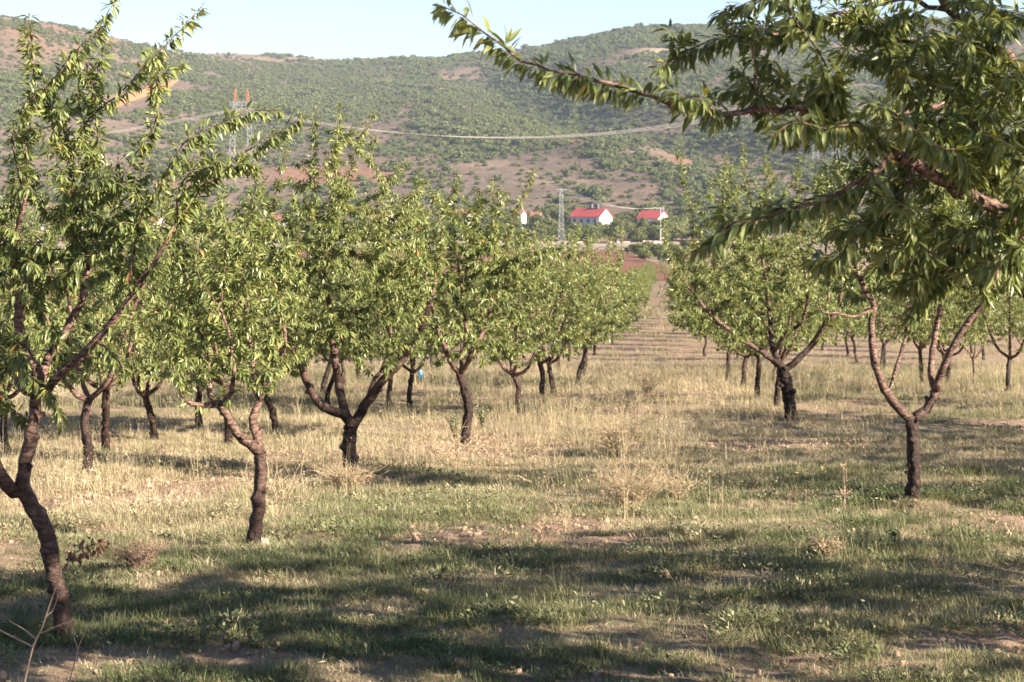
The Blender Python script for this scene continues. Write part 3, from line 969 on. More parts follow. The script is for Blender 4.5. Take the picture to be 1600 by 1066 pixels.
# ------------------------------------------------------------------ the trees one can tell apart
NL = {}
def gbase(x, Y):
    X = (x - 800) / F * Y
    return np.array([X, Y, gzf(X, Y)])
def trunk_pts(Y, pts):
    P = PX(Y, *pts); P[0] = gbase(pts[0][0], Y) - [0, 0, .03]
    return P

def tree_a():
    Y = 8.3; t = Tree(11, .045); rg = t.rg
    tr = t.limb(trunk_pts(Y, [(104, 1003), (97, 960), (89, 910), (81, 865), (69, 825), (52, 793), (37, 765)]), None, (.040, .037), 'trunk', False)
    l1 = t.limb(PX(Y, (37, 765), (18, 768, -.02), (4, 748, -.1), (-12, 715, -.15), (-40, 640, -.2), (-75, 560, -.25)), 'near', (.036, .018))
    l2 = t.limb(PX(Y, (37, 765), (37, 735), (47, 690), (54, 632), (59, 600)), 'near', (.034, .028))
    l3 = t.limb(PX(Y, (59, 600), (56, 577, .03), (41, 560, .06), (34, 530, .1), (27, 470, .12), (22, 420, .15), (28, 360, .1), (42, 300, .05)), 'near', (.027, .010))
    l4 = t.limb(PX(Y, (56, 612), (74, 606, -.04), (105, 577, -.1), (142, 542, -.16), (163, 517, -.2), (205, 465, -.25), (222, 436, -.28), (250, 395, -.25), (275, 345, -.2)), 'near', (.024, .010))
    l5 = t.limb(PX(Y, (55, 622), (40, 612, .05), (28, 590, .15), (10, 560, .25), (-20, 500, .3)), 'near', (.022, .010))
    l6 = t.limb(PX(Y, (62, 590), (85, 545, .12), (112, 500, .2), (130, 450, .25), (136, 400, .25), (122, 362, .25), (108, 310, .2), (112, 250, .15)), 'near', (.022, .009))
    l7 = t.limb(PX(Y, (150, 530, -.17), (168, 545, -.25), (185, 565, -.32), (198, 582, -.35)), 'near', (.006, .003))
    S = dict(kind='shoot', r=(.0055, .0018))
    t.limb(PX(Y, (42, 300, .05), (40, 240, 0), (47, 180, 0), (52, 120, 0), (47, 60, .02), (44, 22, .03)), 'near', **S)
    t.limb(PX(Y, (42, 320, .05), (30, 270, -.05), (18, 215, -.1), (40, 165, -.12), (85, 125, -.1), (115, 85, -.1), (150, 50, -.08), (178, 5, -.05), (186, -20, -.05)), 'near', **S)
    t.limb(PX(Y, (112, 250, .15), (125, 210, .1), (150, 175, .05), (195, 140, 0), (238, 90, 0), (272, 58, .02), (316, 10, .05)), 'near', **S)
    t.limb(PX(Y, (112, 250, .15), (95, 190, .2), (70, 150, .2), (95, 115, .2), (140, 70, .2)), 'near', **S)
    t.limb(PX(Y, (108, 300, .2), (150, 230, .1), (145, 150, .08), (150, 115, .08), (166, 58, .08)), 'near', **S)
    t.limb(PX(Y, (205, 465, -.25), (215, 355, -.3), (243, 295, -.3), (290, 225, -.3), (345, 190, -.28), (400, 172, -.25), (440, 172, -.25)), 'near', **S)
    t.limb(PX(Y, (250, 395, -.25), (285, 340, -.2), (315, 295, -.15), (352, 258, -.1), (400, 228, -.1), (448, 198, -.1), (474, 178, -.1)), 'near', **S)
    t.limb(PX(Y, (108, 310, .2), (165, 300, .05), (196, 270, 0), (222, 225, 0), (247, 180, 0)), 'near', **S)
    t.limb(PX(Y, (275, 345, -.2), (280, 300, -.25), (310, 250, -.25), (330, 215, -.22)), 'near', **S)
    t.limb(PX(Y, (22, 420, .15), (5, 370, .2), (-10, 310, .25), (-20, 240, .3)), 'near', **S)
    t.limb(PX(Y, (56, 600), (78, 610, -.12), (92, 640, -.2), (98, 670, -.24)), 'near', kind='shoot', r=(.004, .002))
    t.limb(PX(Y, (40, 560, .06), (12, 575, -.1), (0, 610, -.18), (-4, 640, -.2)), 'near', kind='shoot', r=(.004, .002))
    T = ELL(rg, Y, [(30, 60, 210, 60, 70, .3, 0), (44, 110, 160, 60, 90, .3, .05), (40, 170, 290, 70, 70, .3, 0), (46, 60, 330, 80, 80, .4, .1), (44, 220, 330, 90, 70, .3, -.15), (46, 110, 420, 110, 60, .4, .1), (40, 30, 480, 60, 80, .45, .1), (30, 60, 580, 60, 50, .35, 0), (26, 220, 400, 60, 50, .3, -.2), (28, 350, 250, 70, 35, .22, -.2), (16, 250, 110, 40, 40, .15, 0), (46, -90, 400, 80, 160, .5, .1), (40, 15, 590, 45, 70, .35, .05), (40, 110, 250, 60, 60, .3, .1), (40, 150, 350, 80, 60, .35, 0), (30, 60, 420, 60, 50, .35, 0), (20, 90, 560, 60, 60, .3, .1)])
    t.grow(T, up=.3, droop=.55, maxlen=.65)
    return hero(t, gbase(104, Y), 'almond tree with a bent dark trunk leaning left at the near left foreground', 2, 280, dens=260, spur=80, L=(.045, .08), droop=.95)

def tree_b():
    Y = 11.5; t = Tree(12); rg = t.rg
    t.limb(trunk_pts(Y, [(394, 857), (399, 825), (405, 785), (408, 745), (407, 708)]), None, (.044, .040), 'trunk', False)
    t.limb(PX(Y, (407, 708), (390, 694, -.03), (370, 675, -.06), (352, 648, -.1), (340, 634, -.12)), 'near', (.034, .026))
    t.limb(PX(Y, (341, 635, -.12), (318, 632, -.2), (290, 628, -.25), (280, 600, -.25)), 'near', (.020, .008))
    t.limb(PX(Y, (340, 634, -.12), (326, 615, 0), (328, 590, .05), (322, 550, .08), (300, 490, .1)), 'near', (.020, .009))
    t.limb(PX(Y, (345, 640, -.12), (356, 620, -.2), (365, 596, -.25), (362, 540, -.3), (345, 480, -.35)), 'near', (.018, .008))
    t.limb(PX(Y, (408, 712), (400, 680, .05), (397, 655, .08), (404, 628, .1)), 'near', (.030, .024))
    t.limb(PX(Y, (404, 630, .1), (395, 600, .2), (395, 560, .25), (385, 500, .25), (380, 420, .25)), 'near', (.019, .008))
    t.limb(PX(Y, (404, 628, .1), (418, 605, .1), (432, 580, .08), (445, 540, .05), (440, 480, .05)), 'near', (.017, .008))
    for p in [[(300, 490, .1), (290, 420, .1), (275, 350, .1), (262, 310, .1)], [(345, 480, -.35), (352, 400, -.3), (350, 330, -.3), (348, 292, -.3)], [(380, 420, .25), (385, 360, .2), (395, 310, .2), (402, 270, .2)], [(440, 480, .05), (452, 420, .05), (470, 360, .1)], [(345, 480, -.35), (310, 430, -.4), (300, 370, -.4)]]:
        t.limb(PX(Y, *p), 'near', kind='shoot', r=(.006, .002))
    T = ELL(rg, Y, [(90, 320, 500, 95, 75, .6, 0), (80, 400, 480, 75, 85, .6, .05), (70, 350, 390, 100, 65, .6, 0), (25, 345, 320, 75, 45, .4, 0), (40, 310, 580, 60, 35, .5, -.1), (40, 420, 565, 60, 40, .5, 0), (50, 400, 390, 70, 60, .6, 0), (50, 300, 430, 70, 70, .6, 0)])
    t.grow(T, maxlen=.8)
    return hero(t, gbase(394, Y), 'almond tree with a slim dark trunk forking low into a long left limb', 2, dens=240, spur=70, L=(.045, .078), droop=.75)

def tree_c():
    Y = 16.0; t = Tree(13); rg = t.rg
    t.limb(trunk_pts(Y, [(548, 752), (547, 725), (546, 695), (549, 666)]), None, (.067, .060), 'trunk', False)
    t.limb(PX(Y, (546, 668), (537, 648, -.05), (512, 639, -.1), (492, 622, -.15), (478, 592, -.18), (470, 568, -.2), (458, 548, -.2), (450, 500, -.2), (430, 430, -.2)), 'near', (.048, .018))
    t.limb(PX(Y, (548, 660), (535, 630, .1), (529, 600, .18), (524, 570, .2), (517, 525, .2), (512, 460, .2), (500, 380, .2)), 'near', (.045, .016))
    t.limb(PX(Y, (552, 662), (570, 636, 0), (588, 608, -.05), (612, 580, -.1), (632, 560, -.1), (660, 510, -.1), (680, 440, -.1)), 'near', (.050, .018))
    t.limb(PX(Y, (575, 630, 0), (582, 600, .1), (600, 570, .25), (610, 520, .4), (600, 450, .5)), 'near', (.022, .012))
    for p in [[(430, 430, -.2), (425, 340, -.2), (440, 260, -.2), (448, 205, -.2)], [(500, 380, .2), (492, 300, .1), (490, 230, .1), (493, 172, .1)], [(500, 380, .2), (522, 290, 0), (528, 220, 0), (532, 160, 0)], [(500, 380, .2), (540, 290, .1), (560, 220, .1), (586, 175, .1)], [(600, 450, .5), (590, 350, .4), (600, 290, .4), (640, 250, .4)], [(680, 440, -.1), (690, 370, -.1), (680, 300, -.1)], [(430, 430, -.2), (400, 360, -.3), (385, 300, -.3)]]:
        t.limb(PX(Y, *p), 'near', kind='shoot', r=(.007, .002))
    T = ELL(rg, Y, [(110, 470, 450, 80, 95, .9, 0), (110, 560, 420, 90, 105, .9, .1), (90, 630, 460, 70, 90, .8, 0), (60, 500, 300, 60, 70, .6, 0), (26, 545, 230, 50, 50, .4, 0), (40, 620, 320, 60, 45, .6, .1), (40, 430, 340, 55, 70, .6, -.1), (60, 450, 545, 60, 40, .8, 0), (60, 600, 540, 70, 45, .9, 0), (40, 520, 520, 60, 35, .9, 0), (60, 610, 370, 75, 60, .9, 0), (50, 540, 340, 60, 60, .8, 0), (40, 470, 360, 60, 60, .8, 0)])
    t.grow(T, maxlen=1.0)
    return hero(t, gbase(548, Y), 'almond tree with a thick dark trunk, three limbs and a pale grass tuft underneath', 2, dens=210, spur=70, L=(.05, .082), droop=.75)

def tree_d0():
    Y = 20.6; t = Tree(14); rg = t.rg
    t.limb(trunk_pts(Y, [(728, 692), (728, 668), (733, 642), (726, 612), (718, 584)]), None, (.054, .046), 'trunk', False)
    t.limb(PX(Y, (718, 584), (708, 572, -.1), (698, 552, -.2), (680, 500, -.3), (665, 430, -.3)), 'near', (.034, .014))
    t.limb(PX(Y, (718, 584), (730, 570, -.1), (738, 548, -.2), (762, 500, -.2), (775, 430, -.2)), 'near', (.034, .014))
    t.limb(PX(Y, (718, 590), (722, 560, .1), (728, 520, .2), (720, 440, .2)), 'near', (.030, .014))
    for p in [[(665, 430, -.3), (650, 350, -.3), (655, 260, -.3)], [(720, 440, .2), (708, 350, .1), (715, 270, .1)], [(775, 430, -.2), (772, 350, -.2), (768, 275, -.2)], [(775, 430, -.2), (800, 350, -.2), (835, 262, -.2)], [(775, 430, -.2), (810, 400, -.5), (880, 385, -.7)], [(720, 440, .2), (740, 380, .2), (748, 300, .2)]]:
        t.limb(PX(Y, *p), 'near', kind='shoot', r=(.007, .002))
    T = ELL(rg, Y, [(110, 665, 440, 70, 95, 1.0, 0), (110, 745, 440, 70, 100, 1.0, 0), (70, 710, 350, 80, 60, .8, 0), (50, 800, 440, 50, 55, .7, -.2), (24, 770, 330, 40, 45, .5, -.2), (24, 660, 320, 40, 50, .5, -.2), (20, 840, 410, 40, 20, .4, -.5), (70, 720, 535, 100, 35, 1.2, 0), (30, 800, 520, 50, 40, .9, 0), (60, 700, 390, 100, 60, 1.0, 0), (50, 770, 400, 70, 60, .9, 0)])
    t.grow(T, maxlen=1.1)
    return hero(t, gbase(728, Y), 'almond tree with a crooked slim trunk kinked halfway up, shaded grass mound at its foot', 1, dens=140, spur=70, L=(.06, .095), droop=.75)

def tree_d():
    Y = 13.5; t = Tree(15); rg = t.rg
    t.limb(trunk_pts(Y, [(1427, 802), (1428, 762), (1428, 712), (1424, 656)]), None, (.049, .045), 'trunk', False)
    t.limb(PX(Y, (1424, 656), (1405, 641, -.02), (1387, 616, -.05), (1373, 590, -.08), (1363, 545, -.1), (1361, 500, -.1), (1364, 472, -.1), (1350, 455, -.1), (1335, 400, -.1), (1330, 330, -.1)), 'near', (.036, .014))
    t.limb(PX(Y, (1386, 616, -.05), (1397, 590, .02), (1404, 562, .08), (1412, 540, .1), (1420, 470, .1), (1430, 380, .1)), 'near', (.016, .008))
    t.limb(PX(Y, (1363, 488, -.1), (1340, 492, -.2), (1312, 491, -.3), (1284, 486, -.4), (1279, 466, -.4)), 'near', (.011, .007))
    t.limb(PX(Y, (1426, 656), (1447, 638, .02), (1462, 612, .02)), 'near', (.038, .032))
    t.limb(PX(Y, (1461, 614, .02), (1455, 590, .05), (1456, 555, .08), (1463, 515, .1), (1468, 478, .1), (1458, 420, .1), (1470, 340, .1), (1465, 250, .1)), 'near', (.026, .010))
    t.limb(PX(Y, (1462, 612, .02), (1473, 575, -.05), (1492, 535, -.1), (1512, 505, -.12), (1545, 460, -.15), (1570, 380, -.15), (1575, 300, -.1)), 'near', (.028, .010))
    for p in [[(1330, 330, -.1), (1310, 250, -.1), (1315, 170, -.1), (1322, 60, -.1)], [(1430, 380, .1), (1400, 280, .1), (1395, 180, .1), (1420, 100, .1)], [(1465, 250, .1), (1480, 170, .1), (1475, 80, .1)], [(1575, 300, -.1), (1590, 220, -.1), (1585, 130, -.1)], [(1430, 380, .1), (1440, 280, .2), (1445, 190, .2)], [(1335, 400, -.1), (1290, 330, -.2), (1275, 260, -.2)]]:
        t.limb(PX(Y, *p), 'near', kind='shoot', r=(.006, .002))
    T = ELL(rg, Y, [(80, 1340, 330, 75, 110, .8, 0), (80, 1440, 320, 80, 110, .9, .1), (80, 1550, 330, 80, 110, .8, 0), (60, 1430, 190, 110, 70, .7, 0), (40, 1500, 430, 110, 40, .6, 0), (24, 1380, 420, 50, 40, .5, 0), (60, 1340, 420, 70, 60, .7, .1), (60, 1470, 400, 80, 60, .8, .2), (50, 1570, 430, 70, 50, .7, .1)])
    t.grow(T, maxlen=.9)
    return hero(t, gbase(1427, Y), 'almond tree with a wide Y fork and pale limbs beside a dug pit', 2, dens=200, spur=70, L=(.05, .08), droop=.75)

def tree_e():
    Y = 24.7; t = Tree(16); rg = t.rg
    t.limb(trunk_pts(Y, [(1236, 657), (1234, 628), (1229, 600), (1222, 574)]), None, (.086, .078), 'trunk', False)
    t.limb(PX(Y, (1222, 576), (1193, 552, -.2), (1152, 526, -.4), (1112, 492, -.5), (1072, 445, -.5)), 'near', (.045, .016))
    t.limb(PX(Y, (1220, 574), (1208, 545, .2), (1203, 500, .4), (1195, 430, .5), (1180, 340, .5)), 'near', (.045, .016))
    t.limb(PX(Y, (1210, 548, .2), (1228, 520, 0), (1252, 503, -.2), (1262, 460, -.3), (1250, 380, -.3)), 'near', (.032, .016))
    t.limb(PX(Y, (1228, 582), (1248, 560, 0), (1268, 540, .1), (1286, 512, .1), (1310, 480, .1), (1318, 420, .1)), 'near', (.050, .018))
    t.limb(PX(Y, (1270, 538, .1), (1290, 500, -.2), (1294, 450, -.4), (1290, 370, -.5)), 'near', (.026, .014))
    for p in [[(1072, 445, -.5), (1085, 360, -.4), (1070, 290, -.4), (1060, 232, -.4)], [(1112, 492, -.5), (1118, 390, -.5), (1130, 310, -.4), (1135, 240, -.4)], [(1180, 340, .5), (1165, 280, .4), (1162, 222, .4)], [(1180, 340, .5), (1200, 290, .3), (1195, 235, .3)], [(1250, 380, -.3), (1245, 310, -.3), (1250, 240, -.3)], [(1318, 420, .1), (1320, 330, .1), (1310, 260, .1)], [(1072, 445, -.5), (1050, 410, -.6), (1035, 340, -.6)]]:
        t.limb(PX(Y, *p), 'near', kind='shoot', r=(.008, .002))
    T = ELL(rg, Y, [(100, 1110, 430, 75, 85, 1.2, -.2), (100, 1190, 400, 80, 100, 1.3, .2), (100, 1270, 410, 80, 95, 1.2, 0), (60, 1160, 310, 80, 60, .9, 0), (40, 1260, 310, 70, 50, .9, 0), (40, 1060, 470, 30, 40, .8, -.3), (50, 1130, 505, 80, 35, 1.1, -.2), (40, 1220, 500, 60, 30, 1.2, 0), (40, 1300, 480, 50, 40, 1.0, 0)])
    t.grow(T, maxlen=1.3)
    return hero(t, gbase(1236, Y), 'broad almond tree with a stout dark trunk, first of the line right of the alley', 1, dens=150, spur=60, L=(.06, .09))

def tree_f():
    Xb, Yb = 2.45, 6.3; t = Tree(17, .04); rg = t.rg
    b = np.array([Xb, Yb, gzf(Xb, Yb)])
    t.limb([b - [0, 0, .03], b + [.01, 0, .3], b + [-.02, .01, .6], b + [-.01, 0, .82]], None, (.062, .055), 'trunk', False)
    f = b + [-.01, 0, .80]
    A = lambda *p: np.vstack([f, np.array([px(q[0], q[1], q[2]) for q in p])])
    t.limb(A((1760, 600, 6.1), (1690, 420, 5.85), (1600, 349, 5.7), (1550, 322, 5.62), (1498, 296, 5.55), (1430, 256, 5.5), (1385, 228, 5.45)), 'near', (.040, .020))
    t.limb(A((1800, 500, 6.4), (1720, 250, 6.2), (1600, 116, 6.0), (1562, 83, 5.95), (1524, 54, 5.9), (1487, 18, 5.85), (1450, -40, 5.8), (1400, -110, 5.8)), 'near', (.036, .014))
    t.limb(A((1850, 500, 6.5), (1880, 250, 6.7), (1900, 50, 6.9), (1900, -150, 6.9)), 'near', (.036, .014))
    t.limb(A((1850, 600, 6.1), (1950, 400, 5.8), (2050, 200, 5.6), (2100, 0, 5.5)), 'near', (.036, .014))
    t.limb(A((1790, 560, 6.6), (1720, 380, 6.9), (1650, 250, 7.1), (1600, 150, 7.2), (1500, 160, 7.0), (1435, 172, 6.8), (1380, 185, 6.7)), 'near', (.030, .010))
    # the long branch reaching over the alley
    t.limb(np.array([px(*q) for q in [(1385, 228, 5.45), (1330, 195, 5.45), (1290, 180, 5.45), (1200, 170, 5.4), (1140, 178, 5.35), (1060, 168, 5.3), (1000, 145, 5.28), (940, 128, 5.25), (880, 115, 5.2), (815, 98, 5.18)]]), 'near', (.013, .004))
    S = dict(kind='shoot', r=(.005, .0018))
    Q = lambda *p: np.array([px(*q) for q in p])
    t.limb(Q((815, 98, 5.18), (790, 75, 5.17), (760, 52, 5.16), (725, 25, 5.15), (690, 6, 5.15)), 'near', kind='shoot', r=(.0035, .0016))
    # dark lower branch
    t.limb(Q((1393, 240, 5.45), (1363, 274, 5.35), (1310, 302, 5.3), (1260, 320, 5.25), (1200, 338, 5.2), (1150, 352, 5.18), (1108, 380, 5.15), (1076, 398, 5.15)), 'near', kind='shoot', r=(.009, .0025))
    # upper left branches
    t.limb(Q((1487, 18, 5.85), (1400, 0, 5.8), (1330, 18, 5.75), (1270, 30, 5.7), (1200, 60, 5.65), (1130, 58, 5.6), (1060, 88, 5.55), (1030, 108, 5.5)), 'near', kind='shoot', r=(.009, .002))
    t.limb(Q((1400, 0, 5.8), (1320, -30, 5.7), (1240, -20, 5.6), (1170, 5, 5.55), (1118, 22, 5.5)), 'near', **S)
    t.limb(Q((1187, 172, 5.4), (1178, 130, 5.4), (1178, 80, 5.4), (1180, 40, 5.4)), 'near', **S)
    t.limb(Q((1306, 178, 5.45), (1304, 135, 5.25), (1288, 100, 5.2), (1261, 52, 5.15), (1226, 4, 5.1), (1210, -25, 5.1)), 'near', **S)
    t.limb(Q((1385, 228, 5.45), (1340, 195, 5.2), (1290, 200, 5.08), (1240, 190, 5.0), (1205, 215, 4.98)), 'near', **S)
    t.limb(Q((1524, 262, 5.55), (1498, 245, 5.3), (1450, 222, 5.2), (1400, 180, 5.15), (1360, 160, 5.12)), 'near', **S)
    t.limb(Q((1524, 54, 5.9), (1450, 70, 5.8), (1404, 60, 5.75), (1370, 20, 5.7)), 'near', **S)
    t.limb(Q((1404, 60, 5.75), (1390, 80, 5.6), (1400, 105, 5.5)), 'near', **S)
    t.limb(Q((1600, 349, 5.7), (1530, 380, 5.6), (1480, 420, 5.5), (1440, 470, 5.45), (1420, 500, 5.45)), 'near', **S)
    t.limb(Q((1600, 349, 5.7), (1590, 400, 5.5), (1580, 440, 5.45)), 'near', **S)
    t.limb(Q((1430, 256, 5.5), (1400, 320, 5.4), (1340, 370, 5.35), (1300, 410, 5.3)), 'near', **S)
    t.limb(Q((1690, 420, 5.85), (1640, 300, 5.5), (1580, 230, 5.35), (1520, 200, 5.3)), 'near', **S)
    T = np.concatenate([
        ELL(rg, 5.25, [(28, 860, 118, 70, 22, .07, 0), (44, 1000, 148, 90, 28, .09, 0), (40, 1110, 170, 70, 32, .12, .1)]),
        ELL(rg, 5.5, [(22, 1130, 60, 100, 36, .15, .05), (60, 1250, 165, 90, 55, .25, -.05), (44, 1170, 110, 60, 60, .2, 0), (60, 1230, 15, 130, 45, .25, .15), (30, 1200, 340, 90, 30, .12, -.25), (70, 1350, 310, 90, 70, .3, 0), (120, 1450, 220, 120, 70, .4, .1), (130, 1440, 60, 130, 70, .45, .2), (110, 1530, 150, 90, 110, .5, .2), (100, 1480, 380, 110, 60, .35, .05), (90, 1560, 380, 70, 90, .35, .1), (36, 1400, 400, 60, 50, .2, -.1), (24, 1600, 300, 50, 60, .3, 0), (20, 1300, 400, 50, 25, .15, -.15)]),
        in_ell(rg, 260, b + [.45, .0, 2.2], (1.0, 1.25, 1.0)), in_ell(rg, 60, b + [.1, -.1, 3.0], (1.2, 1.0, .5))])
    t.grow(T, up=.15, droop=.6, maxlen=.8)
    return hero(t, b, 'nearest almond tree, its dark leafy branches reaching in from the right edge over the alley', 2, 300, dens=270, spur=80, L=(.052, .085), droop=.75)

for fn in (tree_a, tree_b, tree_c, tree_d0, tree_d, tree_e, tree_f):
    e, n = fn(); NL[fn.__name__] = n
print('LEAVES', NL)


# ------------------------------------------------------------------ the other orchard trees
def proto(seed, lod, ntw, dens, spur, L, H=3.3, wsc=1.0):
    t = Tree(seed, .06 if lod else .09); rg = t.rg
    th = rg.uniform(.62, .85)
    ln = rg.normal(size=2) * .10
    t.limb(np.array([[0, 0, -.05], [ln[0] * .3 + rg.normal() * .03, ln[1] * .3, th * .35], [ln[0] * .7 + rg.normal() * .04, ln[1] * .7, th * .7], [ln[0], ln[1], th]]), None, (.052, .042), 'trunk', False)
    top = t.P[-1].copy()
    ns = int(rg.integers(3, 5)); a0 = rg.random() * 6.28
    for k in range(ns):
        a = a0 + k * 6.283 / ns + rg.normal() * .25
        dx, dy = math.cos(a), math.sin(a)
        r1 = rg.uniform(.22, .38)
        p = [top - [0, 0, .02], top + [dx * r1 * .6, dy * r1 * .6, .10 + .1 * rg.random()], top + [dx * r1, dy * r1, .38], top + [dx * r1 * 1.5, dy * r1 * 1.5, .85], top + [dx * r1 * 2.2, dy * r1 * 2.2, 1.35]]
        t.limb(p, 'near', (.032, .012))
        q = t.P[-1]
        for m in range(2):
            b = a + rg.normal() * .6
            t.limb([q, q + [.15 * math.cos(b), .15 * math.sin(b), .4], q + [.22 * math.cos(b), .22 * math.sin(b), H - top[2] - 1.35 + rg.uniform(-.35, .15)]], 'near', kind='shoot', r=(.007, .002))
    T = np.concatenate([in_ell(rg, int(ntw * .72), (ln[0], ln[1], H * .55), (1.5, 1.5, 1.0)), in_ell(rg, int(ntw * .28), (ln[0], ln[1], H * .80), (.95, .95, .62)), in_ell(rg, int(ntw * .22), (ln[0], ln[1], H * .385), (1.35, 1.35, .32))])
    t.grow(T, maxlen=1.3)
    t.finish(.0018)
    mb = t.wood(('trunk', 'limb'), lod == 1)
    tm = mesh_np('trunk', np.concatenate(mb.V), np.concatenate(mb.T), np.concatenate(mb.Q), [M['bark']], vattr={'rad': np.concatenate(mb.A)})
    geo = leaf_mesh('crown', t.leaves(dens=dens, spur=spur, L=L), lod, rg, wscale=wsc)
    cm = crown_mesh('crown', geo, t.wood(('twig', 'shoot'), False, 0 if lod else .0035), (0, 0, 0))
    return tm, cm, len(geo[3])
PN = [proto(100 + i, 1, 330, 60, 38, (.065, .095), wsc=1.2) for i in range(5)]
PF = [proto(200 + i, 0, 220, 30, 18, (.11, .16), wsc=1.15) for i in range(4)]
print('PROTO', [p[2] for p in PN], [p[2] for p in PF])
def orchard_tree(X, Y, s, rz, near, label, group, dz=0.0):
    e = empty('almond_tree', (X, Y, gzf(X, Y) + dz), rz, s)
    tm, cm, _ = near
    link('trunk', tm, e); link('crown', cm, e)
    tag(e, label, 'almond tree', group)
    return e
prg = np.random.default_rng(4242)
GA = 'almond trees of the orchard'
# trees standing by themselves in the picture: (x, y of the foot, distance, scale, turn, which kind, label)
SINGLE = [
 (135, 752, 16.0, .86, .3, 0, 'almond tree with a slanting mottled trunk behind the bent foreground trunk'),
 (165, 712, 19.2, .88, 2.1, 1, 'almond tree with a small dark trunk between the slanting trunk and the far left rows'),
 (240, 692, 20.9, .85, 4.0, 2, 'thin-trunked almond tree standing just right of the small dark trunk on the left'),
 (14, 712, 18.8, .85, 1.2, 3, 'almond tree at the very left edge, its low fork behind the leaning trunk'),
 (358, 697, 20.4, .84, 5.1, 4, 'dark crooked almond tree seen under the low left limb of the slim tree'),
 (432, 688, 21.5, .84, .9, 1, 'almond tree with a short slanting dark trunk just right of the slim forked tree'),
 (312, 676, 22.6, .82, 3.0, 0, 'small pinkish-trunked almond tree in the second line left of the slim forked tree'),
 (816, 657, 24.6, .84, .4, 3, 'slim V-forked almond tree with pale limbs, between the kinked trunk and the alley'),
 (849, 638, 27.4, .86, 2.6, 0, 'thin straight-trunked almond tree just right of the slim V-forked one'),
 (866, 621, 30.6, .90, 1.6, 2, 'low-forking almond tree with bowl-shaped limbs at the left edge of the alley'),
 (1213, 641, 27.2, .90, .2, 4, 'almond tree close behind the stout first tree right of the alley, reddish trunk'),
 (1183, 630, 29.6, .90, 1.9, 1, 'almond tree third in the line right of the alley, slim leaning trunk'),
 (1157, 614, 33.0, .90, 3.7, 3, 'almond tree fourth in the line right of the alley, thin pale trunk'),
 (1136, 606, 36.0, .90, 5.4, 0, 'almond tree with a cut stub, fifth in the line right of the alley'),
 (1576, 612, 32.4, .92, .8, 2, 'almond tree with a dark trunk near the right edge, behind the Y-forked tree'),
 (1441, 597, 36.4, .90, 2.9, 4, 'dark-trunked almond tree seen between the arms of the Y-forked tree'),
 (1480, 599, 36.0, .88, 4.4, 3, 'almond tree showing just right of the pale right limb of the Y-fork'),
 (640, 634, 27.8, .84, 1.0, 2, 'dark-trunked almond tree under the right limb of the three-limbed tree'),
 (606, 640, 27.0, .82, 4.9, 0, 'slanting thin almond tree left of the dark one under the three-limbed tree'),
 (510, 630, 29.0, .80, 3.3, 1, 'small almond tree seen between the left and middle limbs of the three-limbed tree'),
]
placed = []
for (x, y, Y, s, rz, k, lab) in SINGLE:
    X = (x - 800) / F * Y
    orchard_tree(X, Y, s, rz, PN[k], lab, GA); placed.append((X, Y))
# trees beside and behind the camera's view on the right, whose shade falls across the foreground
for (X, Y, s, k) in [(5.3, 6.9, 1.1, 0), (6.3, 7.6, 1.05, 3), (4.4, 3.9, 1.6, 4), (7.0, 13.1, 1.05, 1), (7.4, 15.9, 1.0, 2), (8.1, 17.7, 1.05, 1), (9.0, 21.0, 1.05, 0), (8.3, 19.6, .95, 3), (8.6, 22.6, .95, 4), (9.6, 26.8, .95, 0), (10.6, 30.4, .9, 1), (10.4, 14.0, 1.0, 2)]:  # the largest, unseen and oversized, is added to darken the nearest tree
    orchard_tree(X, Y, s, X * 3, PN[k], 'almond tree standing outside the view that shades the foreground grass', 'almond trees to the right of the view')
FARLAB = ('almond tree far down the orchard, its crown merging with the next ones of its row', 'almond trees of the far rows')
NEARLAB = ('almond tree in the middle of the orchard rows, partly hidden behind nearer crowns', 'almond trees of the middle rows')
cnt = 0
for k in range(-4, 6):
    X0 = -2.5 + 4.2 * k
    Y = {0: 34.5, 1: 39.5, -1: 25.5}.get(k, 25.0) + prg.random() * 1.5
    while Y < (228 if k in (0, 1) else (190 if k == -1 else 140)):
        X = X0 + .09 * Y + prg.normal() * .35
        u = X / Y * F + 800; half = 1.5 / Y * F
        ok = u > -half and u < 1600 + half and all(math.hypot(X - a, Y - b) > 2.4 for a, b in placed)
        if k >= 2 and Y < 38: ok = False
        if ok:
            s = prg.uniform(.72, 1.0) * (1.0 if Y < 60 else (.98 if k == 1 else .92))
            if k == 2 and Y < 50: s *= .9
            kind = PN[prg.integers(5)] if Y < 52 else PF[prg.integers(4)]
            lab, g = NEARLAB if Y < 52 else FARLAB
            orchard_tree(X, Y, s, prg.random() * 6.28, kind, lab, g); cnt += 1; placed.append((X, Y))
        Y += 4.4 + prg.normal() * .5 + (0 if Y < 90 else .6)
print('ROW TREES', cnt)
orchard_tree(-.4 + .09 * 233, 233, .95, 1., PF[0], 'almond tree closing the far end of the alley', 'almond trees of the far rows')
# a young sapling on the right
def sapling():
    Y = 36.5; t = Tree(33); b = gbase(1521, Y)
    t.limb(trunk_pts(Y, [(1521, 602), (1522, 580), (1521, 560)]), None, (.03, .024), 'trunk', False)
    t.limb(PX(Y, (1521, 562), (1512, 548, .1), (1500, 535, .2), (1495, 500, .2)), 'near', (.018, .01))
    t.limb(PX(Y, (1521, 560), (1524, 540, -.1), (1522, 500, -.2), (1525, 470, -.2)), 'near', (.018, .01))
    t.limb(PX(Y, (1522, 566), (1532, 548), (1540, 530), (1552, 500)), 'near', (.018, .01))
    t.grow(ELL(t.rg, Y, [(70, 1522, 480, 34, 45, .6, 0)]), maxlen=1)
    return hero(t, b, 'young pale-stemmed almond sapling with a thin three-way fork on the right', 1, dens=36, spur=20)
sapling()


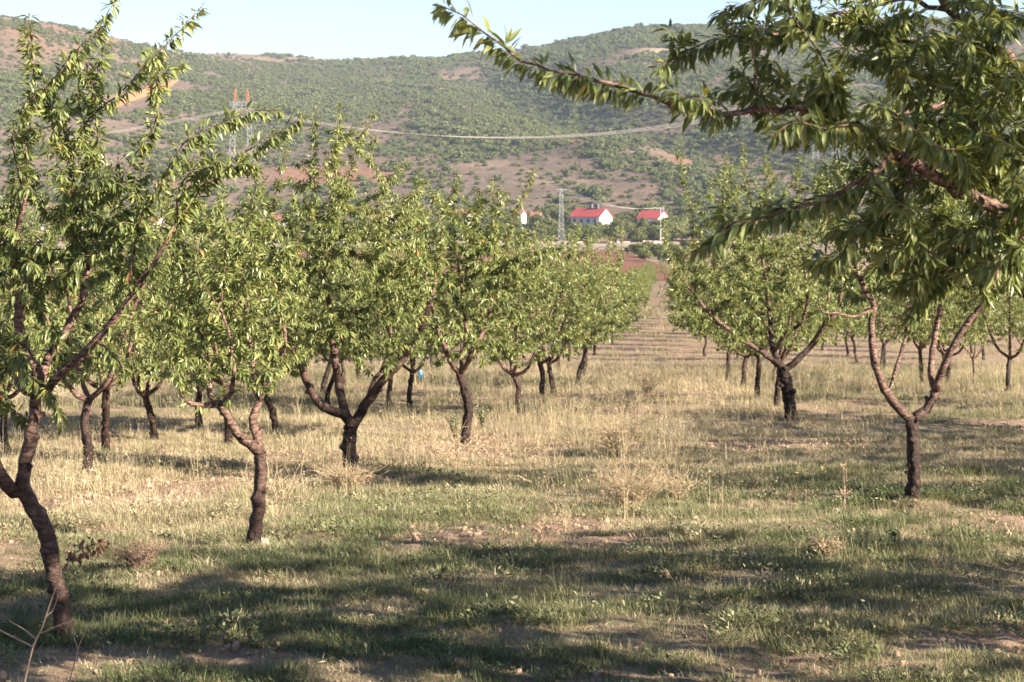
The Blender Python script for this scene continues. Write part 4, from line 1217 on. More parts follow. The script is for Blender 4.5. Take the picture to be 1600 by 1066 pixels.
# ------------------------------------------------------------------ the valley: houses, poles, wires, trees
def house(x, Y, w, d, h, rh, rz, wallm, roofm, label, ridge_along=True, front=(), gable=(), chim=((.2, .25),), zb=None, over=.35, gw=None):
    X = (x - 800) / F * Y
    e = empty('house', (X, Y, gzf(X, Y) if zb is None else zb), rz)
    tag(e, label, 'house', 'houses of the village')
    a, b = w / 2, d / 2
    mb = MB()
    V = [[-a, -b, -1], [a, -b, -1], [a, b, -1], [-a, b, -1], [-a, -b, h], [a, -b, h], [a, b, h], [-a, b, h], [-a, 0, h + rh], [a, 0, h + rh]]
    mb.add(V, T=[[4, 7, 8], [5, 9, 6]], Q=[[0, 1, 5, 4], [1, 2, 6, 5], [2, 3, 7, 6], [3, 0, 4, 7]])
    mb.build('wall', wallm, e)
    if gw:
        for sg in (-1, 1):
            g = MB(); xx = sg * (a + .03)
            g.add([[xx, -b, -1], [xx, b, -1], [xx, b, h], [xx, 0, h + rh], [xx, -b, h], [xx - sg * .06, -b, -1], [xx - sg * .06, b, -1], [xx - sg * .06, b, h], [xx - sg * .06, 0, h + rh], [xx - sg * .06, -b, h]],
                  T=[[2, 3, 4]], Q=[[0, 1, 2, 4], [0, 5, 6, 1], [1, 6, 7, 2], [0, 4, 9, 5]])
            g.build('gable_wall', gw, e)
    rf = MB()
    sl = math.hypot(b, rh); ux, uz = b / sl, rh / sl
    for sgn in (-1, 1):
        lo = np.array([0, sgn * (b + over * ux), h - over * uz]); hi = np.array([0, 0, h + rh])
        n = np.array([0, sgn * uz, ux]) * .14
        q = []
        for xx in (-a - over, a + over):
            for p in (lo, hi): q += [p + [xx, 0, .02], p + n + [xx, 0, .02]]
        rf.add(q, Q=[[0, 4, 6, 2], [1, 3, 7, 5], [0, 1, 5, 4], [2, 6, 7, 3], [0, 2, 3, 1], [4, 5, 7, 6]])
    r = rf.build('roof', roofm, e)
    nrib = max(4, int(w / 1.1))
    rib = MB()
    for k in range(nrib + 1):
        xx = -a - over + (w + 2 * over) * k / nrib
        for sgn in (-1, 1):
            rib.tube([[xx, sgn * (b + over * ux), h - over * uz + .16], [xx, 0, h + rh + .16]], .07, 4)
    rib.build('ridge_seam', roofm, r)
    for (cx, cy) in chim:
        c = MB(); c.box((cx * w, cy * d, h + rh + .35), (.8, .8, 1.9)); c.box((cx * w, cy * d, h + rh + 1.36), (1.0, 1.0, .14)); c.build('chimney', M['brick_dark'], r)
    def win(cx, cy, cz, ww, wh, ry):
        f = MB()
        t = .10
        f.box((0, 0, wh / 2), (ww + 2 * t, .16, t)); f.box((0, 0, -wh / 2), (ww + 2 * t, .16, t)); f.box((-ww / 2, 0, 0), (t, .16, wh - t)); f.box((ww / 2, 0, 0), (t, .16, wh - t)); f.box((0, 0, 0), (.06, .12, wh - t))
        o = f.build('window', M['white_wall'], e); o.location = (cx, cy, cz); o.rotation_euler = (0, 0, ry)
        p = MB(); p.box((0, .0, 0), (ww - t, .05, wh - t)); p.build('pane', M['dark_glass'], o)
    for (fx, fz) in front: win(fx * w, -b - .04, fz, 1.2, 1.3, 0)
    for (fy, fz) in gable: win(a + .08, fy * d, fz, 1.0, 1.2, math.pi / 2)
    dr = MB(); dr.box((.1 * w, -b - .04, 1.0), (1.0, .1, 2.0)); dr.build('door', M['wood_door'], e)
    return e
Yh = 520.0
house(924, Yh, 10.2, 7.0, 5.6, 2.4, R(-36), M['grey_and_shade_wall'], M['red_roof'], 'white-gabled house with a long bright red roof above the road', front=[(-.36, 4.4), (-.12, 4.4), (.12, 4.4), (.36, 4.4), (-.36, 1.6), (-.12, 1.6), (.36, 1.6)], gable=[(-.2, 1.6), (.2, 1.6)], chim=((-.05, .1), (.22, -.02)), zb=px(0, 367.5, Yh)[2], gw=M['white_wall'])  # shade on the white front is painted in as blue-grey; gables stay white
house(1021, 535, 7.2, 7.0, 5.0, 2.2, R(-35), M['white_wall'], M['red_roof'], 'house with a smaller red roof peeking over dark trees, right of the long red roof', front=[(-.3, 3.4), (.3, 3.4)], gable=[(0, 3.4)], chim=((.3, .2),), zb=px(0, 366, 535)[2])
house(813, 560, 2.6, 3.2, 4.2, 1.2, R(-30), M['grey_and_shade_wall'], M['tile_roof'], 'tiny narrow white house among the olive bushes left of the lattice mast', front=[(-.2, 3.2), (.25, 3.2)], gable=[(0, 3.2)], chim=(), zb=px(0, 355, 560)[2])
house(838, 585, 3.0, 3.0, 2.8, 1.1, R(-20), M['grey_and_shade_wall'], M['tile_roof'], 'small grey outbuilding at the top of the bushes right of the tiny white house', front=[(.2, 2.0)], chim=(), zb=px(0, 350, 585)[2])
house(5, 520, 9, 7.5, 5.2, 2.2, R(-30), M['white_wall'], M['tile_roof'], 'white house at the far left edge seen through the leaves', front=[(-.3, 3.6), (.3, 3.6), (-.3, 1.4)], gable=[(0, 3.6)], zb=px(0, 398, 520)[2])
house(176, 525, 7, 6, 5.2, 2.0, R(-50), M['white_wall'], M['tile_roof'], 'bright white house showing between the left foreground branches', front=[(-.3, 3.6), (.3, 3.6)], gable=[(-.2, 3.6), (.2, 3.6)], zb=px(0, 388, 525)[2])
house(228, 560, 11, 8, 4.6, 2.2, R(-15), M['white_wall'], M['tile_roof'], 'pale house with a wide reddish roof in the left village', front=[(-.3, 3.2), (0, 3.2), (.3, 3.2)], zb=px(0, 372, 560)[2])
house(95, 575, 12, 8, 4.6, 2.3, R(-10), M['white_wall'], M['tile_roof'], 'wide tiled-roof house in the village behind the leaning tree', front=[(-.3, 3.2), (0, 3.2), (.3, 3.2)], zb=px(0, 368, 575)[2])
house(440, 570, 8, 7, 4.6, 2.0, R(-25), M['white_wall'], M['tile_roof'], 'red-roofed house glimpsed through the crowns in the middle of the village', front=[(-.3, 3.2), (.3, 3.2)], zb=px(0, 368, 570)[2])
house(595, 560, 8, 7, 4.4, 2.0, R(-20), M['white_wall'], M['tile_roof'], 'white house almost hidden behind the tall crowns left of the alley', front=[(-.3, 3.0), (.3, 3.0)], zb=px(0, 362, 560)[2])
house(724, 575, 7, 6, 4.2, 1.8, R(-30), M['white_wall'], M['tile_roof'], 'little white house behind the shoots of the kinked tree', front=[(-.3, 3.0), (.3, 3.0)], zb=px(0, 356, 575)[2])

def lattice(name, X, Y, h, w0, w1, n, mat, rt, label, cat, group=None, z=None):
    e = empty(name, (X, Y, gzf(X, Y) - .2 if z is None else z)); tag(e, label, cat, group)
    for sx in (-1, 1):
        for sy in (-1, 1):
            mb = MB(); mb.tube([[sx * w0, sy * w0, 0], [sx * w1, sy * w1, h]], rt, 5); mb.build('leg', mat, e)
    mb = MB()
    for k in range(n):
        z0, z1 = h * k / n, h * (k + 1) / n
        a0 = w0 + (w1 - w0) * k / n; a1 = w0 + (w1 - w0) * (k + 1) / n
        for (p, q) in (((-1, -1), (1, -1)), ((1, -1), (1, 1)), ((1, 1), (-1, 1)), ((-1, 1), (-1, -1))):
            mb.tube([[p[0] * a0, p[1] * a0, z0], [q[0] * a1, q[1] * a1, z1]], rt * .7, 4, cap=False)
            mb.tube([[q[0] * a0, q[1] * a0, z0], [p[0] * a1, p[1] * a1, z1]], rt * .7, 4, cap=False)
            mb.tube([[p[0] * a1, p[1] * a1, z1], [q[0] * a1, q[1] * a1, z1]], rt * .6, 4, cap=False)
    mb.build('bracing', mat, e)
    return e
Ym = 415.0
Xm = (877 - 800) / F * Ym
e = lattice('lattice_mast', Xm, Ym, 15.2, .75, .28, 12, M['steel'], .048, 'slender grey lattice mast standing at the edge of the red ploughed field', 'pole')
mb = MB(); mb.box((0, 0, 14.9), (2.2, .12, .12)); mb.box((0, 0, 13.6), (1.6, .12, .12)); mb.build('cross_arm', M['steel'], e)
for k in (-1, 0, 1):
    mb = MB(); mb.tube([[k * .95, 0, 14.96], [k * .95, 0, 15.35]], [.07, .05], 6); mb.build('insulator', M['concrete'], e)
Yp = 466.0; Xp = (1032 - 800) / F * Yp
e = empty('utility_pole', (Xp, Yp, gzf(Xp, Yp) - .2)); tag(e, 'pale concrete utility pole beside the road below the smaller red roof', 'pole')
mb = MB(); mb.tube([[0, 0, 0], [0, 0, 10.2]], [.20, .13], 8); mb.build('shaft', M['concrete'], e)
mb = MB(); mb.box((0, 0, 9.9), (2.4, .14, .14)); mb.build('cross_arm', M['steel'], e)
for k in (-1, 0, 1):
    mb = MB(); mb.tube([[k * 1.0, 0, 9.97], [k * 1.0, 0, 10.3]], [.06, .05], 6); mb.build('insulator', M['concrete'], e)
def wire(name, p, q, sag, r, label, n=40, group=None):
    t = np.linspace(0, 1, n)[:, None]
    P = np.array(p) * (1 - t) + np.array(q) * t - np.array([0, 0, 1]) * 4 * sag * t * (1 - t)
    mb = MB(); mb.tube(P, r, 4); o = mb.build(name, M['wire'], None); tag(o, label, 'power line', group); return o
pm = np.array([Xm, Ym, gzf(Xm, Ym) + 15.1]); pp = np.array([Xp, Yp, gzf(Xp, Yp) + 10.1])
for k in (-1, 0, 1):
    wire('power_cable', pm + [k * .95, 0, 0], pp + [k * 1.0, 0, 0], 2.0, .022, 'thin cable slung between the lattice mast and the concrete pole', 24, 'cables over the valley trees')

# the big pylons and the sagging line between them
def pylon(X, Y, ztop, h, rz, label, peak=None):
    zb = ztop - h
    e = empty('pylon', (X, Y, zb), rz); tag(e, label, 'pylon', 'pylons of the power line')
    st = M['steel']
    def lat(name, P0, P1, w0, w1, n, mat, rt):
        mb = MB(); P0 = np.array(P0, float); P1 = np.array(P1, float)
        for k in range(n + 1):
            c = P0 + (P1 - P0) * k / n; w = w0 + (w1 - w0) * k / n
            if k < n:
                c2 = P0 + (P1 - P0) * (k + 1) / n; w2 = w0 + (w1 - w0) * (k + 1) / n
                for (a, b), (a2, b2) in (((-1, -1), (1, -1)), ((1, -1), (1, 1)), ((1, 1), (-1, 1)), ((-1, 1), (-1, -1))):
                    ax = np.array([a, b, 0.]); bx = np.array([a2, b2, 0.])
                    mb.tube([c + ax * w, c2 + ax * w2], rt, 4, cap=False)
                    mb.tube([c + ax * w, c2 + bx * w2], rt * .7, 4, cap=False)
                    mb.tube([c + bx * w, c2 + ax * w2], rt * .7, 4, cap=False)
        return mb.build(name, mat, e)
    bx = 3.0
    for s in (-1, 1):
        lat('leg', (s * 4.2, 0, 0), (s * bx * .85, 0, h * .84), 1.2, .7, 9, st, .065)
        lat('peak', (s * bx * .85, 0, h * .84 + .2), (s * bx * .8, 0, h), .55, .06, 5, peak or M['orange_paint'], .075)
    mb = MB()
    for z in (h * .80, h * .84):
        for y in (-.6, .6): mb.tube([[-4.6, y * .3, z + .0], [-bx, y, z], [bx, y, z], [4.6, y * .3, z]], .07, 4)
    xs = np.linspace(-4.6, 4.6, 11)
    for a, b in zip(xs[:-1], xs[1:]):
        mb.tube([[a, 0, h * .80], [b, 0, h * .84]], .045, 4); mb.tube([[a, 0, h * .84], [b, 0, h * .80]], .045, 4)
    mb.build('cross_arm', st, e)
    for k in (-1, 0, 1):
        i = MB(); i.tube([[k * 3.0, 0, h * .80], [k * 3.0, 0, h * .80 - 1.2]], [.12, .12], 6); i.build('insulator', M['concrete'], e)
    return e
Yq = 690.0
X1 = (377 - 800) / F * Yq; zt = (300 - 138) / F * Yq
X2 = (1290 - 800) / F * Yq
st_ = M['steel']
pylon(X1, Yq, zt, 34.0, R(90) * 0 + .25, 'grey lattice pylon with two orange-red peaks, rising behind the left crowns')
pylon(X2, Yq, zt + 5.6, 34.0, .1, 'grey lattice pylon hidden behind the leaves of the nearest tree on the right', st_)
zc = zt - 34 * .20 - 1.2
for k in (-1, 0, 1):
    for dz in (0,):
        wire('power_cable', (X1 + k * 2.9, Yq - k * 2.0, zc + dz), (X2 + k * 2.9, Yq - k * .6, zc + dz + 5.6), 14.4 + .25 * k, .085, 'pale cable of the bundle sagging across the wooded hillside between the pylons', 60, 'cables of the power line')
    wire('power_cable', (X1 + k * 2.9, Yq - k * 2.0, zc), (X1 - 230 + k * 2.9, Yq - 60, zc - 22), 8, .05, 'pale cable running down to the left from the orange-peaked pylon', 40, 'cables left of the pylon')
# slim white post on the bare slope at the left
Yw = find_Y(241, 318); Xw = (241 - 800) / F * Yw
e = empty('marker_post', (Xw, Yw, float(hz(Xw, Yw)) - .3)); tag(e, 'slim pale post standing on the bare slope above the left village', 'post')
mb = MB(); mb.tube([[0, 0, 0], [0, 0, 6.5]], [.22, .16], 8); mb.build('shaft', M['concrete'], e)
mb = MB(); mb.box((0, 0, 6.3), (1.4, .16, .16)); mb.build('cross_arm', M['steel'], e)
# a low pale wall of stones behind the road
mb = MB(); vr = np.random.default_rng(5)
Xa = np.arange(-40, 75, 1.3)
root = empty('roadside_wall', (0, 473, gzf(0, 473))); tag(root, 'low broken line of pale stones along the far side of the road', 'stone wall')
for xx in Xa:
    if vr.random() < .3: continue
    y = 473 + .02 * xx; z = gzf(xx, y) - gzf(0, 473)
    mb.box((xx, y - 473 + vr.normal() * .2, z + .3), (1.1 + vr.random() * .8, .5, .5 + vr.random() * .6), vr.normal() * .2)
o = mb.build('stones', M['stone'], root); o['kind'] = 'stuff'

vrg = np.random.default_rng(31)
# single tree in front of the long red roof
valley_tree((962 - 800) / F * 473, 473, 7.9, 0, 1.15, .4, 'rounded olive-green tree with a forked dark trunk in front of the long red roof', 'trees of the valley')
VG = 'trees of the valley'
kinds_lab = ['round olive-green tree among the valley trees round the village', 'bushy darker tree among the valley trees round the village', 'slim upright tree among the valley trees round the village']
spots = []
for i in range(262):
    for _ in range(20):
        u = vrg.uniform(-80, 1680); Y = vrg.uniform(480**.5, 640**.5)**2
        X = (u - 800) / F * Y
        if all(math.hypot(X - a, (Y - b) * .5) > 2.6 for a, b in spots): break
    if any(abs(u - hu) < hw and Y < hY + 2 and Y > hY - 14 and False for hu, hw, hY in ()): continue
    # keep the house fronts partly open
    top_lim = 99.0
    for hu, hw, hY, ev in ((928, 38, 520, 345), (1018, 24, 535, 341), (813, 8, 560, 345), (176, 18, 525, 375), (228, 26, 560, 352), (5, 22, 520, 384), (440, 22, 570, 350)):
        if abs(u - hu) < hw + 4 and Y < hY:
            top_lim = min(top_lim, (300 - ev) / F * Y - gzf(X, Y))
        if abs(u - hu) < hw and abs(Y - hY) < 7: top_lim = 0
    h = vrg.uniform(5.0, 9.0) * (1 if Y < 560 else .85)
    if h > top_lim:
        h = top_lim
        if h < 2.0: continue
    k = int(vrg.choice([0, 1, 2, 3, 4, 5], p=[.26, .26, .2, .2, .04, .04]))
    wide = vrg.uniform(1.0, 1.5) if k < 4 else .8
    spots.append((X, Y))
    valley_tree(X, Y, h, k, wide, vrg.random() * 6.28, kinds_lab[0 if k < 2 else (1 if k < 4 else 2)], VG + (' with round crowns', ' with dark crowns', ' with slim crowns')[0 if k < 2 else (1 if k < 4 else 2)])
# low hedge along the road
for i in range(44):
    u = 540 + i * 13.5 + vrg.uniform(-6, 6); Y = vrg.uniform(478, 494); X = (u - 800) / F * Y
    if abs(u - 962) < 22: continue
    valley_tree(X, Y, vrg.uniform(3.4, 6.4), int(vrg.integers(4)), 1.5, vrg.random() * 6.28, 'dense green bush in the hedge behind the road', 'hedge bushes behind the road')

for i, (u, Y, h) in enumerate([(986, 395, 2.6), (1000, 372, 3.4), (1016, 390, 3.2), (1030, 362, 3.8), (1046, 385, 3.4), (1062, 350, 3.6), (1008, 340, 2.8), (1040, 330, 3.2), (1075, 380, 3.8)]):
    valley_tree((u - 800) / F * Y, Y, h, i % 4, 1.5, i * 1.3, 'low dark bush at the right end of the red ploughed field beyond the alley', 'bushes beyond the alley')

for (u, Y, ev) in ((1006, 500, 342), (1024, 506, 341), (1040, 498, 338), (898, 492, 350), (915, 505, 348), (938, 500, 347)):
    X = (u - 800) / F * Y
    valley_tree(X, Y, ((300 - ev) / F * Y - gzf(X, Y)) * 1.12, u % 4, .95, u * .7, 'leafy tree close in front of a red-roofed house, hiding its lower wall', 'trees in front of the red-roofed houses')


# ------------------------------------------------------------------ grass, straw and weeds
def blades(n, h, w, spread, lean, rg, segs=3, curve=.6):
    V = []; T = []; Q = []; nv = 0
    for i in range(n):
        a = rg.random() * 6.28; rr = spread * rg.random()**.6
        b = np.array([math.cos(a) * rr, math.sin(a) * rr, -.01])
        la = a + rg.normal() * .9
        ll = lean * (.3 + rg.random()); hh = h * (.45 + .75 * rg.random()); ww = w * (.7 + .6 * rg.random())
        out = np.array([math.cos(la), math.sin(la), 0]); side = np.array([-math.sin(la), math.cos(la), 0])
        if rg.random() < .5: side = nrm(side + out * rg.normal() * .8)
        for k in range(segs + 1):
            t = k / segs
            c = b + out * ll * hh * t**(1 + curve) + np.array([0, 0, 1]) * hh * (t - .25 * ll * t * t)
            wk = ww * (1 - .55 * t)
            if k < segs: V += [c - side * wk / 2, c + side * wk / 2]
            else: V.append(c)
        for k in range(segs - 1): Q.append([nv + 2 * k, nv + 2 * k + 1, nv + 2 * k + 3, nv + 2 * k + 2])
        T.append([nv + 2 * segs - 2, nv + 2 * segs - 1, nv + 2 * segs])
        nv += 2 * segs + 1
    return np.array(V), np.array(T), np.array(Q)
def tuft(i, n, h, w, spread, lean, mat, segs=3, curve=.6):
    rg = np.random.default_rng(700 + i)
    V, T, Q = blades(n, h, w, spread, lean, rg, segs, curve)
    return mesh_np('tuft', V, T, Q, [mat], smooth=False)
TUFT = [tuft(i, 28, .058, .0028, .075, .9, M['grass']) for i in range(4)] + [tuft(4 + i, 14, .095, .0028, .06, .6, M['grass']) for i in range(3)] + [tuft(7 + i, 34, .045, .0030, .10, 1.3, M['grass'], 2) for i in range(3)]
# flat leafy creeping weeds
def creeper(i):
    rg = np.random.default_rng(760 + i); V = []; T = []; nv = 0
    for k in range(46):
        a = rg.random() * 6.28; r = .13 * rg.random()**.7
        c = np.array([math.cos(a) * r, math.sin(a) * r, .008 + .04 * rg.random()])
        d = nrm(np.array([math.cos(a + rg.normal()), math.sin(a + rg.normal()), .35 + rg.normal() * .4])); s = nrm(np.cross(d, [0, 0, 1]) + rg.normal(size=3) * .4)
        l = .022 + .02 * rg.random()
        V += [c, c + d * l * .5 + s * l * .25, c + d * l, c + d * l * .5 - s * l * .25]; T += [[nv, nv + 1, nv + 2], [nv, nv + 2, nv + 3]]; nv += 4
    return mesh_np('creeper', np.array(V), np.array(T), None, [M['grass']], smooth=False)
TUFT += [creeper(i) for i in range(3)]
def grass_layer(name, n, Ya, Yb, scale, kinds, keepf, tintf, label, hs=(.75, 1.3)):
    rg = np.random.default_rng(abs(hash(name)) % 1000 if False else sum(map(ord, name)))
    Y = np.sqrt(Ya**2 + rg.random(n) * (Yb**2 - Ya**2))
    x = (rg.random(n) - .5) * 2 * (.335 * Y + .5)
    k = rg.random(n) < keepf(x, Y)
    x, Y = x[k], Y[k]; n = len(x)
    z = gz(x, Y) + .002
    s = scale(Y) * rg.uniform(*hs, n)
    rot = np.stack([rg.normal(size=n) * .12, rg.normal(size=n) * .12, rg.random(n) * 6.28], -1)
    tint = np.clip(tintf(x, Y) + rg.normal(size=n) * .16, 0, 1)
    idx = rg.choice(kinds, n)
    print(name, n)
    return scatter(name, np.stack([x, Y, z], -1), rot, np.stack([s, s, s * rg.uniform(.75, 1.25, n)], -1), idx, tint, TUFT, label)
clump = lambda x, y: np.clip((fbm(x * 1.5, y * 1.9, 201, 3) - .36) * 4.2, .05, 1)
grass_layer('short_grass', 80000, 6.9, 17, lambda Y: .78 + (Y - 7) * .03, list(range(10)) * 6 + [10, 11], lambda x, y: clump(x, y) * (1 - .93 * bare_mask(x, y)), lambda x, y: dry_mask(x, y) * .95, 'short mixed green and dry grass covering the orchard floor')
grass_layer('short_grass', 46000, 17, 48, lambda Y: 1.25 + (Y - 17) * .035, list(range(10)), lambda x, y: clump(x * .7, y * .7) * (1 - .9 * bare_mask(x, y)), lambda x, y: dry_mask(x, y) * .95, 'dry grass covering the orchard floor farther away')
grass_layer('short_grass', 16000, 48, 130, lambda Y: 2.6 + (Y - 48) * .03, list(range(10)), lambda x, y: clump(x * .4, y * .4) * (1 - .7 * bare_mask(x, y)), lambda x, y: .62 + 0 * x, 'sparse dry grass along the far rows')
grass_layer('dry_thatch', 42000, 6.9, 22, lambda Y: .75 + (Y - 7) * .035, [7, 8, 9], lambda x, y: (.25 + .75 * clump(x * .8 + 4, y * .8)) * (1 - .85 * bare_mask(x, y)), lambda x, y: .72 + .15 * dry_mask(x, y), 'flattened dry straw lying between the green blades')
# tall dry stalks
def stalks(i, n=9, h=.42):
    rg = np.random.default_rng(820 + i)
    V, T, Q = blades(n, h, .0032, .07, .35, rg, 4, .8)
    VV = [V]; TT = [T]; QQ = [Q]; nv = len(V)
    tips = V[8::9]
    for tp in tips:
        if rg.random() < .2: continue
        for k in range(7):
            d = nrm(rg.normal(size=3) * [1, 1, .6] + [0, 0, -.15]); c = tp - np.array([0, 0, .012 * k * h / .4]) ; l = .018 + .016 * rg.random()
            s = nrm(np.cross(d, [0.3, .2, 1])) * .003
            VV.append(np.array([c, c + d * l * .5 + s, c + d * l, c + d * l * .5 - s])); TT.append(np.array([[0, 1, 2], [0, 2, 3]]) + nv); nv += 4
    return mesh_np('stalks', np.concatenate(VV), np.concatenate(TT), np.concatenate(QQ), [M['grass']], smooth=False)
TUFT_SHORT = TUFT
TUFT = [stalks(i, 9 + 2 * (i % 3), .34 + .06 * (i % 3)) for i in range(5)]
def straw_keep(x, y):
    n = np.clip((fbm(x * .8, y * .8, 401, 3) - .42) * 5, 0, 1)
    left = np.exp(-(((x + 4.0) / 2.4)**2 + ((y - 15.6) / 2.4)**2)) * .9
    mid = np.exp(-(((x - 1.2) / 1.3)**2 + ((y - 22) / 7)**2)) * .75
    c = np.exp(-(((x + 1.2) / 1.1)**2 + ((y - 17.5) / 2.4)**2)) * .6
    return np.clip(np.maximum.reduce([left, mid, c, .07 * np.clip((y - 10) / 8, .1, 1) + 0 * x, .26 * np.clip((y - 26) / 8, 0, 1)]) * (.25 + n), 0, 1)
grass_layer('tall_dry_grass', 21000, 8.0, 44, lambda Y: .85 + (Y - 8) * .012, list(range(5)), straw_keep, lambda x, y: .78 + 0 * x, 'tall straw-coloured dry grass standing in the clearings', (.5, 1.15))


# ------------------------------------------------------------------ dead weeds, stones, clods and other small things
def weed_thing(name, x, Y, stems, label, mat=None, cat='dry weed', group=None):
    X = (x - 800) / F * Y
    b = np.array([X, Y, gzf(X, Y)])
    e = empty(name, b); tag(e, label, cat, group)
    return e, b
def branchy(e, mat, rg, n, h, spread, r, sub=5, curl=.15, name='stem', up=1.0):
    mb = MB()
    for i in range(n):
        a = rg.random() * 6.28; l = spread * (.2 + .8 * rg.random())
        d = np.array([math.cos(a), math.sin(a), 0]); hh = h * (.5 + .5 * rg.random())
        p = [np.array([0, 0, -.02]) + d * .02 * rg.random()]
        for k in range(1, 6):
            t = k / 5
            p.append(d * l * t**1.2 + np.array([0, 0, hh * t * up * (1 - .15 * t)]) + rg.normal(size=3) * curl * h * .08)
        P = catmull(p, .04)
        mb.tube(P, np.linspace(r, r * .45, len(P)), 4)
        for s in range(sub):
            q = P[int(len(P) * (.3 + .65 * rg.random())) - 1]
            dd = nrm(rg.normal(size=3) * [1, 1, .5] + d * .5 + [0, 0, .55]); ln = h * (.08 + .16 * rg.random())
            mb.tube([q, q + dd * ln * .5 + rg.normal(size=3) * .006, q + dd * ln + [0, 0, .01]], [r * .6, r * .5, r * .35], 3)
            if rg.random() < .6:
                for m in range(3):
                    c = q + dd * ln * (.6 + .2 * m); mb.tube([c, c + nrm(rg.normal(size=3)) * .014], [r * 1.3, r * .5], 3)
    return mb.build(name, mat, e)
srg = np.random.default_rng(71)
# forked dead twig at the bottom left corner
Y = 6.95
e, b = weed_thing('dead_weed', 40, Y, None, 'bare forked pinkish dead weed stalk rising at the bottom left corner')
def stem(pts, r0, r1):
    P = catmull(PX(Y, *pts) - b, .03); mb = MB(); mb.tube(P, np.linspace(r0, r1, len(P)), 6)
    for q in P[3::3]:
        c = q + srg.normal(size=3) * .002; mb.tube([c, c + nrm(srg.normal(size=3) + [0, 0, .6]) * .014], [r1 * 1.2, r1 * .6], 4)
    mb.build('stem', M['twig'], e)
stem([(34, 1085), (52, 1010), (65, 983), (80, 938), (88, 915), (95, 885)], .0045, .0022)
stem([(52, 1011), (30, 1000, .05), (0, 985, .1), (-12, 978, .1)], .0035, .002)
stem([(57, 1000), (40, 985, .05), (14, 970, .1)], .003, .0018)
stem([(62, 990), (75, 985, -.05), (90, 978, -.1), (112, 970, -.12)], .0028, .0016)
stem([(70, 965), (82, 955, .05), (100, 905, .1)], .0024, .0014)
stem([(104, 1085, .2), (122, 1015, .2), (132, 990, .2), (149, 966, .2)], .0036, .0018)
stem([(122, 1015, .2), (112, 985, .25), (108, 970, .3)], .0024, .0014)
# dried leaf clump by the leaning trunk
e, b = weed_thing('dead_leaf_clump', 130, 8.9, None, 'clump of curled brown dead leaves on a twig by the leaning trunk', cat='dead leaves')
mb = MB(); P = catmull(PX(8.9, (96, 905), (105, 880), (120, 862), (150, 850), (165, 845)) - b, .03); mb.tube(P, .004, 5); mb.build('twig', M['twig'], e)
mb = MB()
for k in range(60):
    q = P[srg.integers(2, len(P))] + srg.normal(size=3) * [.03, .03, .025]
    d = nrm(srg.normal(size=3) + [0, 0, -.8]); s = nrm(np.cross(d, srg.normal(size=3))); n = np.cross(s, d); l = .035 + .02 * srg.random()
    mb.add([q, q + d * l * .4 + s * l * .22 + n * l * .12, q + d * l * .5, q + d * l * .4 - s * l * .22 + n * l * .12, q + d * l - n * l * .15], T=[[0, 1, 2], [0, 2, 3], [1, 4, 2], [2, 4, 3]])
o = mb.build('leaves', M['brown_leaf'], e); o['kind'] = 'stuff'
# dark dry bush between the left trunks
e, b = weed_thing('dry_bush', 215, 10.6, None, 'low brown twiggy dry bush between the leaning trunk and the slim forked tree', cat='dry bush')
branchy(e, M['brown_twig'], srg, 50, .26, .22, .0022, 9, 1.0)
# tall dry weed in the middle
e, b = weed_thing('dry_weed', 850, 11.5, None, 'tall single dry weed with spiky side twigs standing in mid-foreground')
branchy(e, M['straw'], srg, 3, .66, .08, .0030, 12, .5)
branchy(e, M['twig'], srg, 10, .30, .16, .0022, 5, .6)
e, b = weed_thing('dry_weed', 882, 12.3, None, 'short broken dry stalk just right of the tall single dry weed')
branchy(e, M['straw'], srg, 6, .36, .22, .003, 3, .4)
# fan-shaped dry bush
e, b = weed_thing('dry_bush', 985, 13.6, None, 'fan-shaped pale straw bush with many fine stalks in the middle of the clearing', cat='dry bush')
branchy(e, M['straw'], srg, 130, .54, .40, .0019, 6, .5)
e, b = weed_thing('dry_bush', 1060, 14.2, None, 'loose pale straw stalks leaning right beside the fan-shaped bush', cat='dry bush')
branchy(e, M['straw'], srg, 34, .42, .42, .0024, 5, .5)
e, b = weed_thing('dry_bush', 965, 18.6, None, 'feathery straw bush farther back behind the fan-shaped one', cat='dry bush')
branchy(e, M['straw'], srg, 110, .62, .48, .003, 6, .5)
e, b = weed_thing('dry_bush', 1012, 30.5, None, 'distant pale straw bush at the mouth of the alley', cat='dry bush')
branchy(e, M['straw'], srg, 50, .55, .4, .0035, 6, .5)
# tuft at the foot of the three-limbed tree
e, b = weed_thing('dry_bush', 545, 15.1, None, 'dense pale tuft of short dry stalks at the foot of the three-limbed tree', cat='dry bush')
branchy(e, M['straw'], srg, 170, .30, .38, .0022, 5, .6)
e, b = weed_thing('dry_bush', 1292, 10.7, None, 'small spiky tan tuft in the shade in front of the Y-forked tree', cat='dry bush')
branchy(e, M['straw'], srg, 70, .17, .17, .0022, 4, .5)
e, b = weed_thing('dry_weed', 700, 17.4, None, 'thin arching straw stalks left of the kinked trunk')
branchy(e, M['straw'], srg, 26, .62, .7, .003, 4, .5)
e, b = weed_thing('dry_weed', 430, 13.0, None, 'long thin bent straw stalks right of the slim forked tree')
branchy(e, M['straw'], srg, 12, .8, .5, .003, 4, .5)
e, b = weed_thing('dry_weed', 1060, 9.6, None, 'short two-stemmed dry weed in the shaded grass right of centre')
branchy(e, M['straw'], srg, 4, .22, .10, .0028, 5, .4)
e, b = weed_thing('dry_weed', 1320, 13.3, None, 'dark thin upright weed stalk left of the Y-forked tree')
branchy(e, M['twig'], srg, 2, .46, .05, .003, 6, .4)
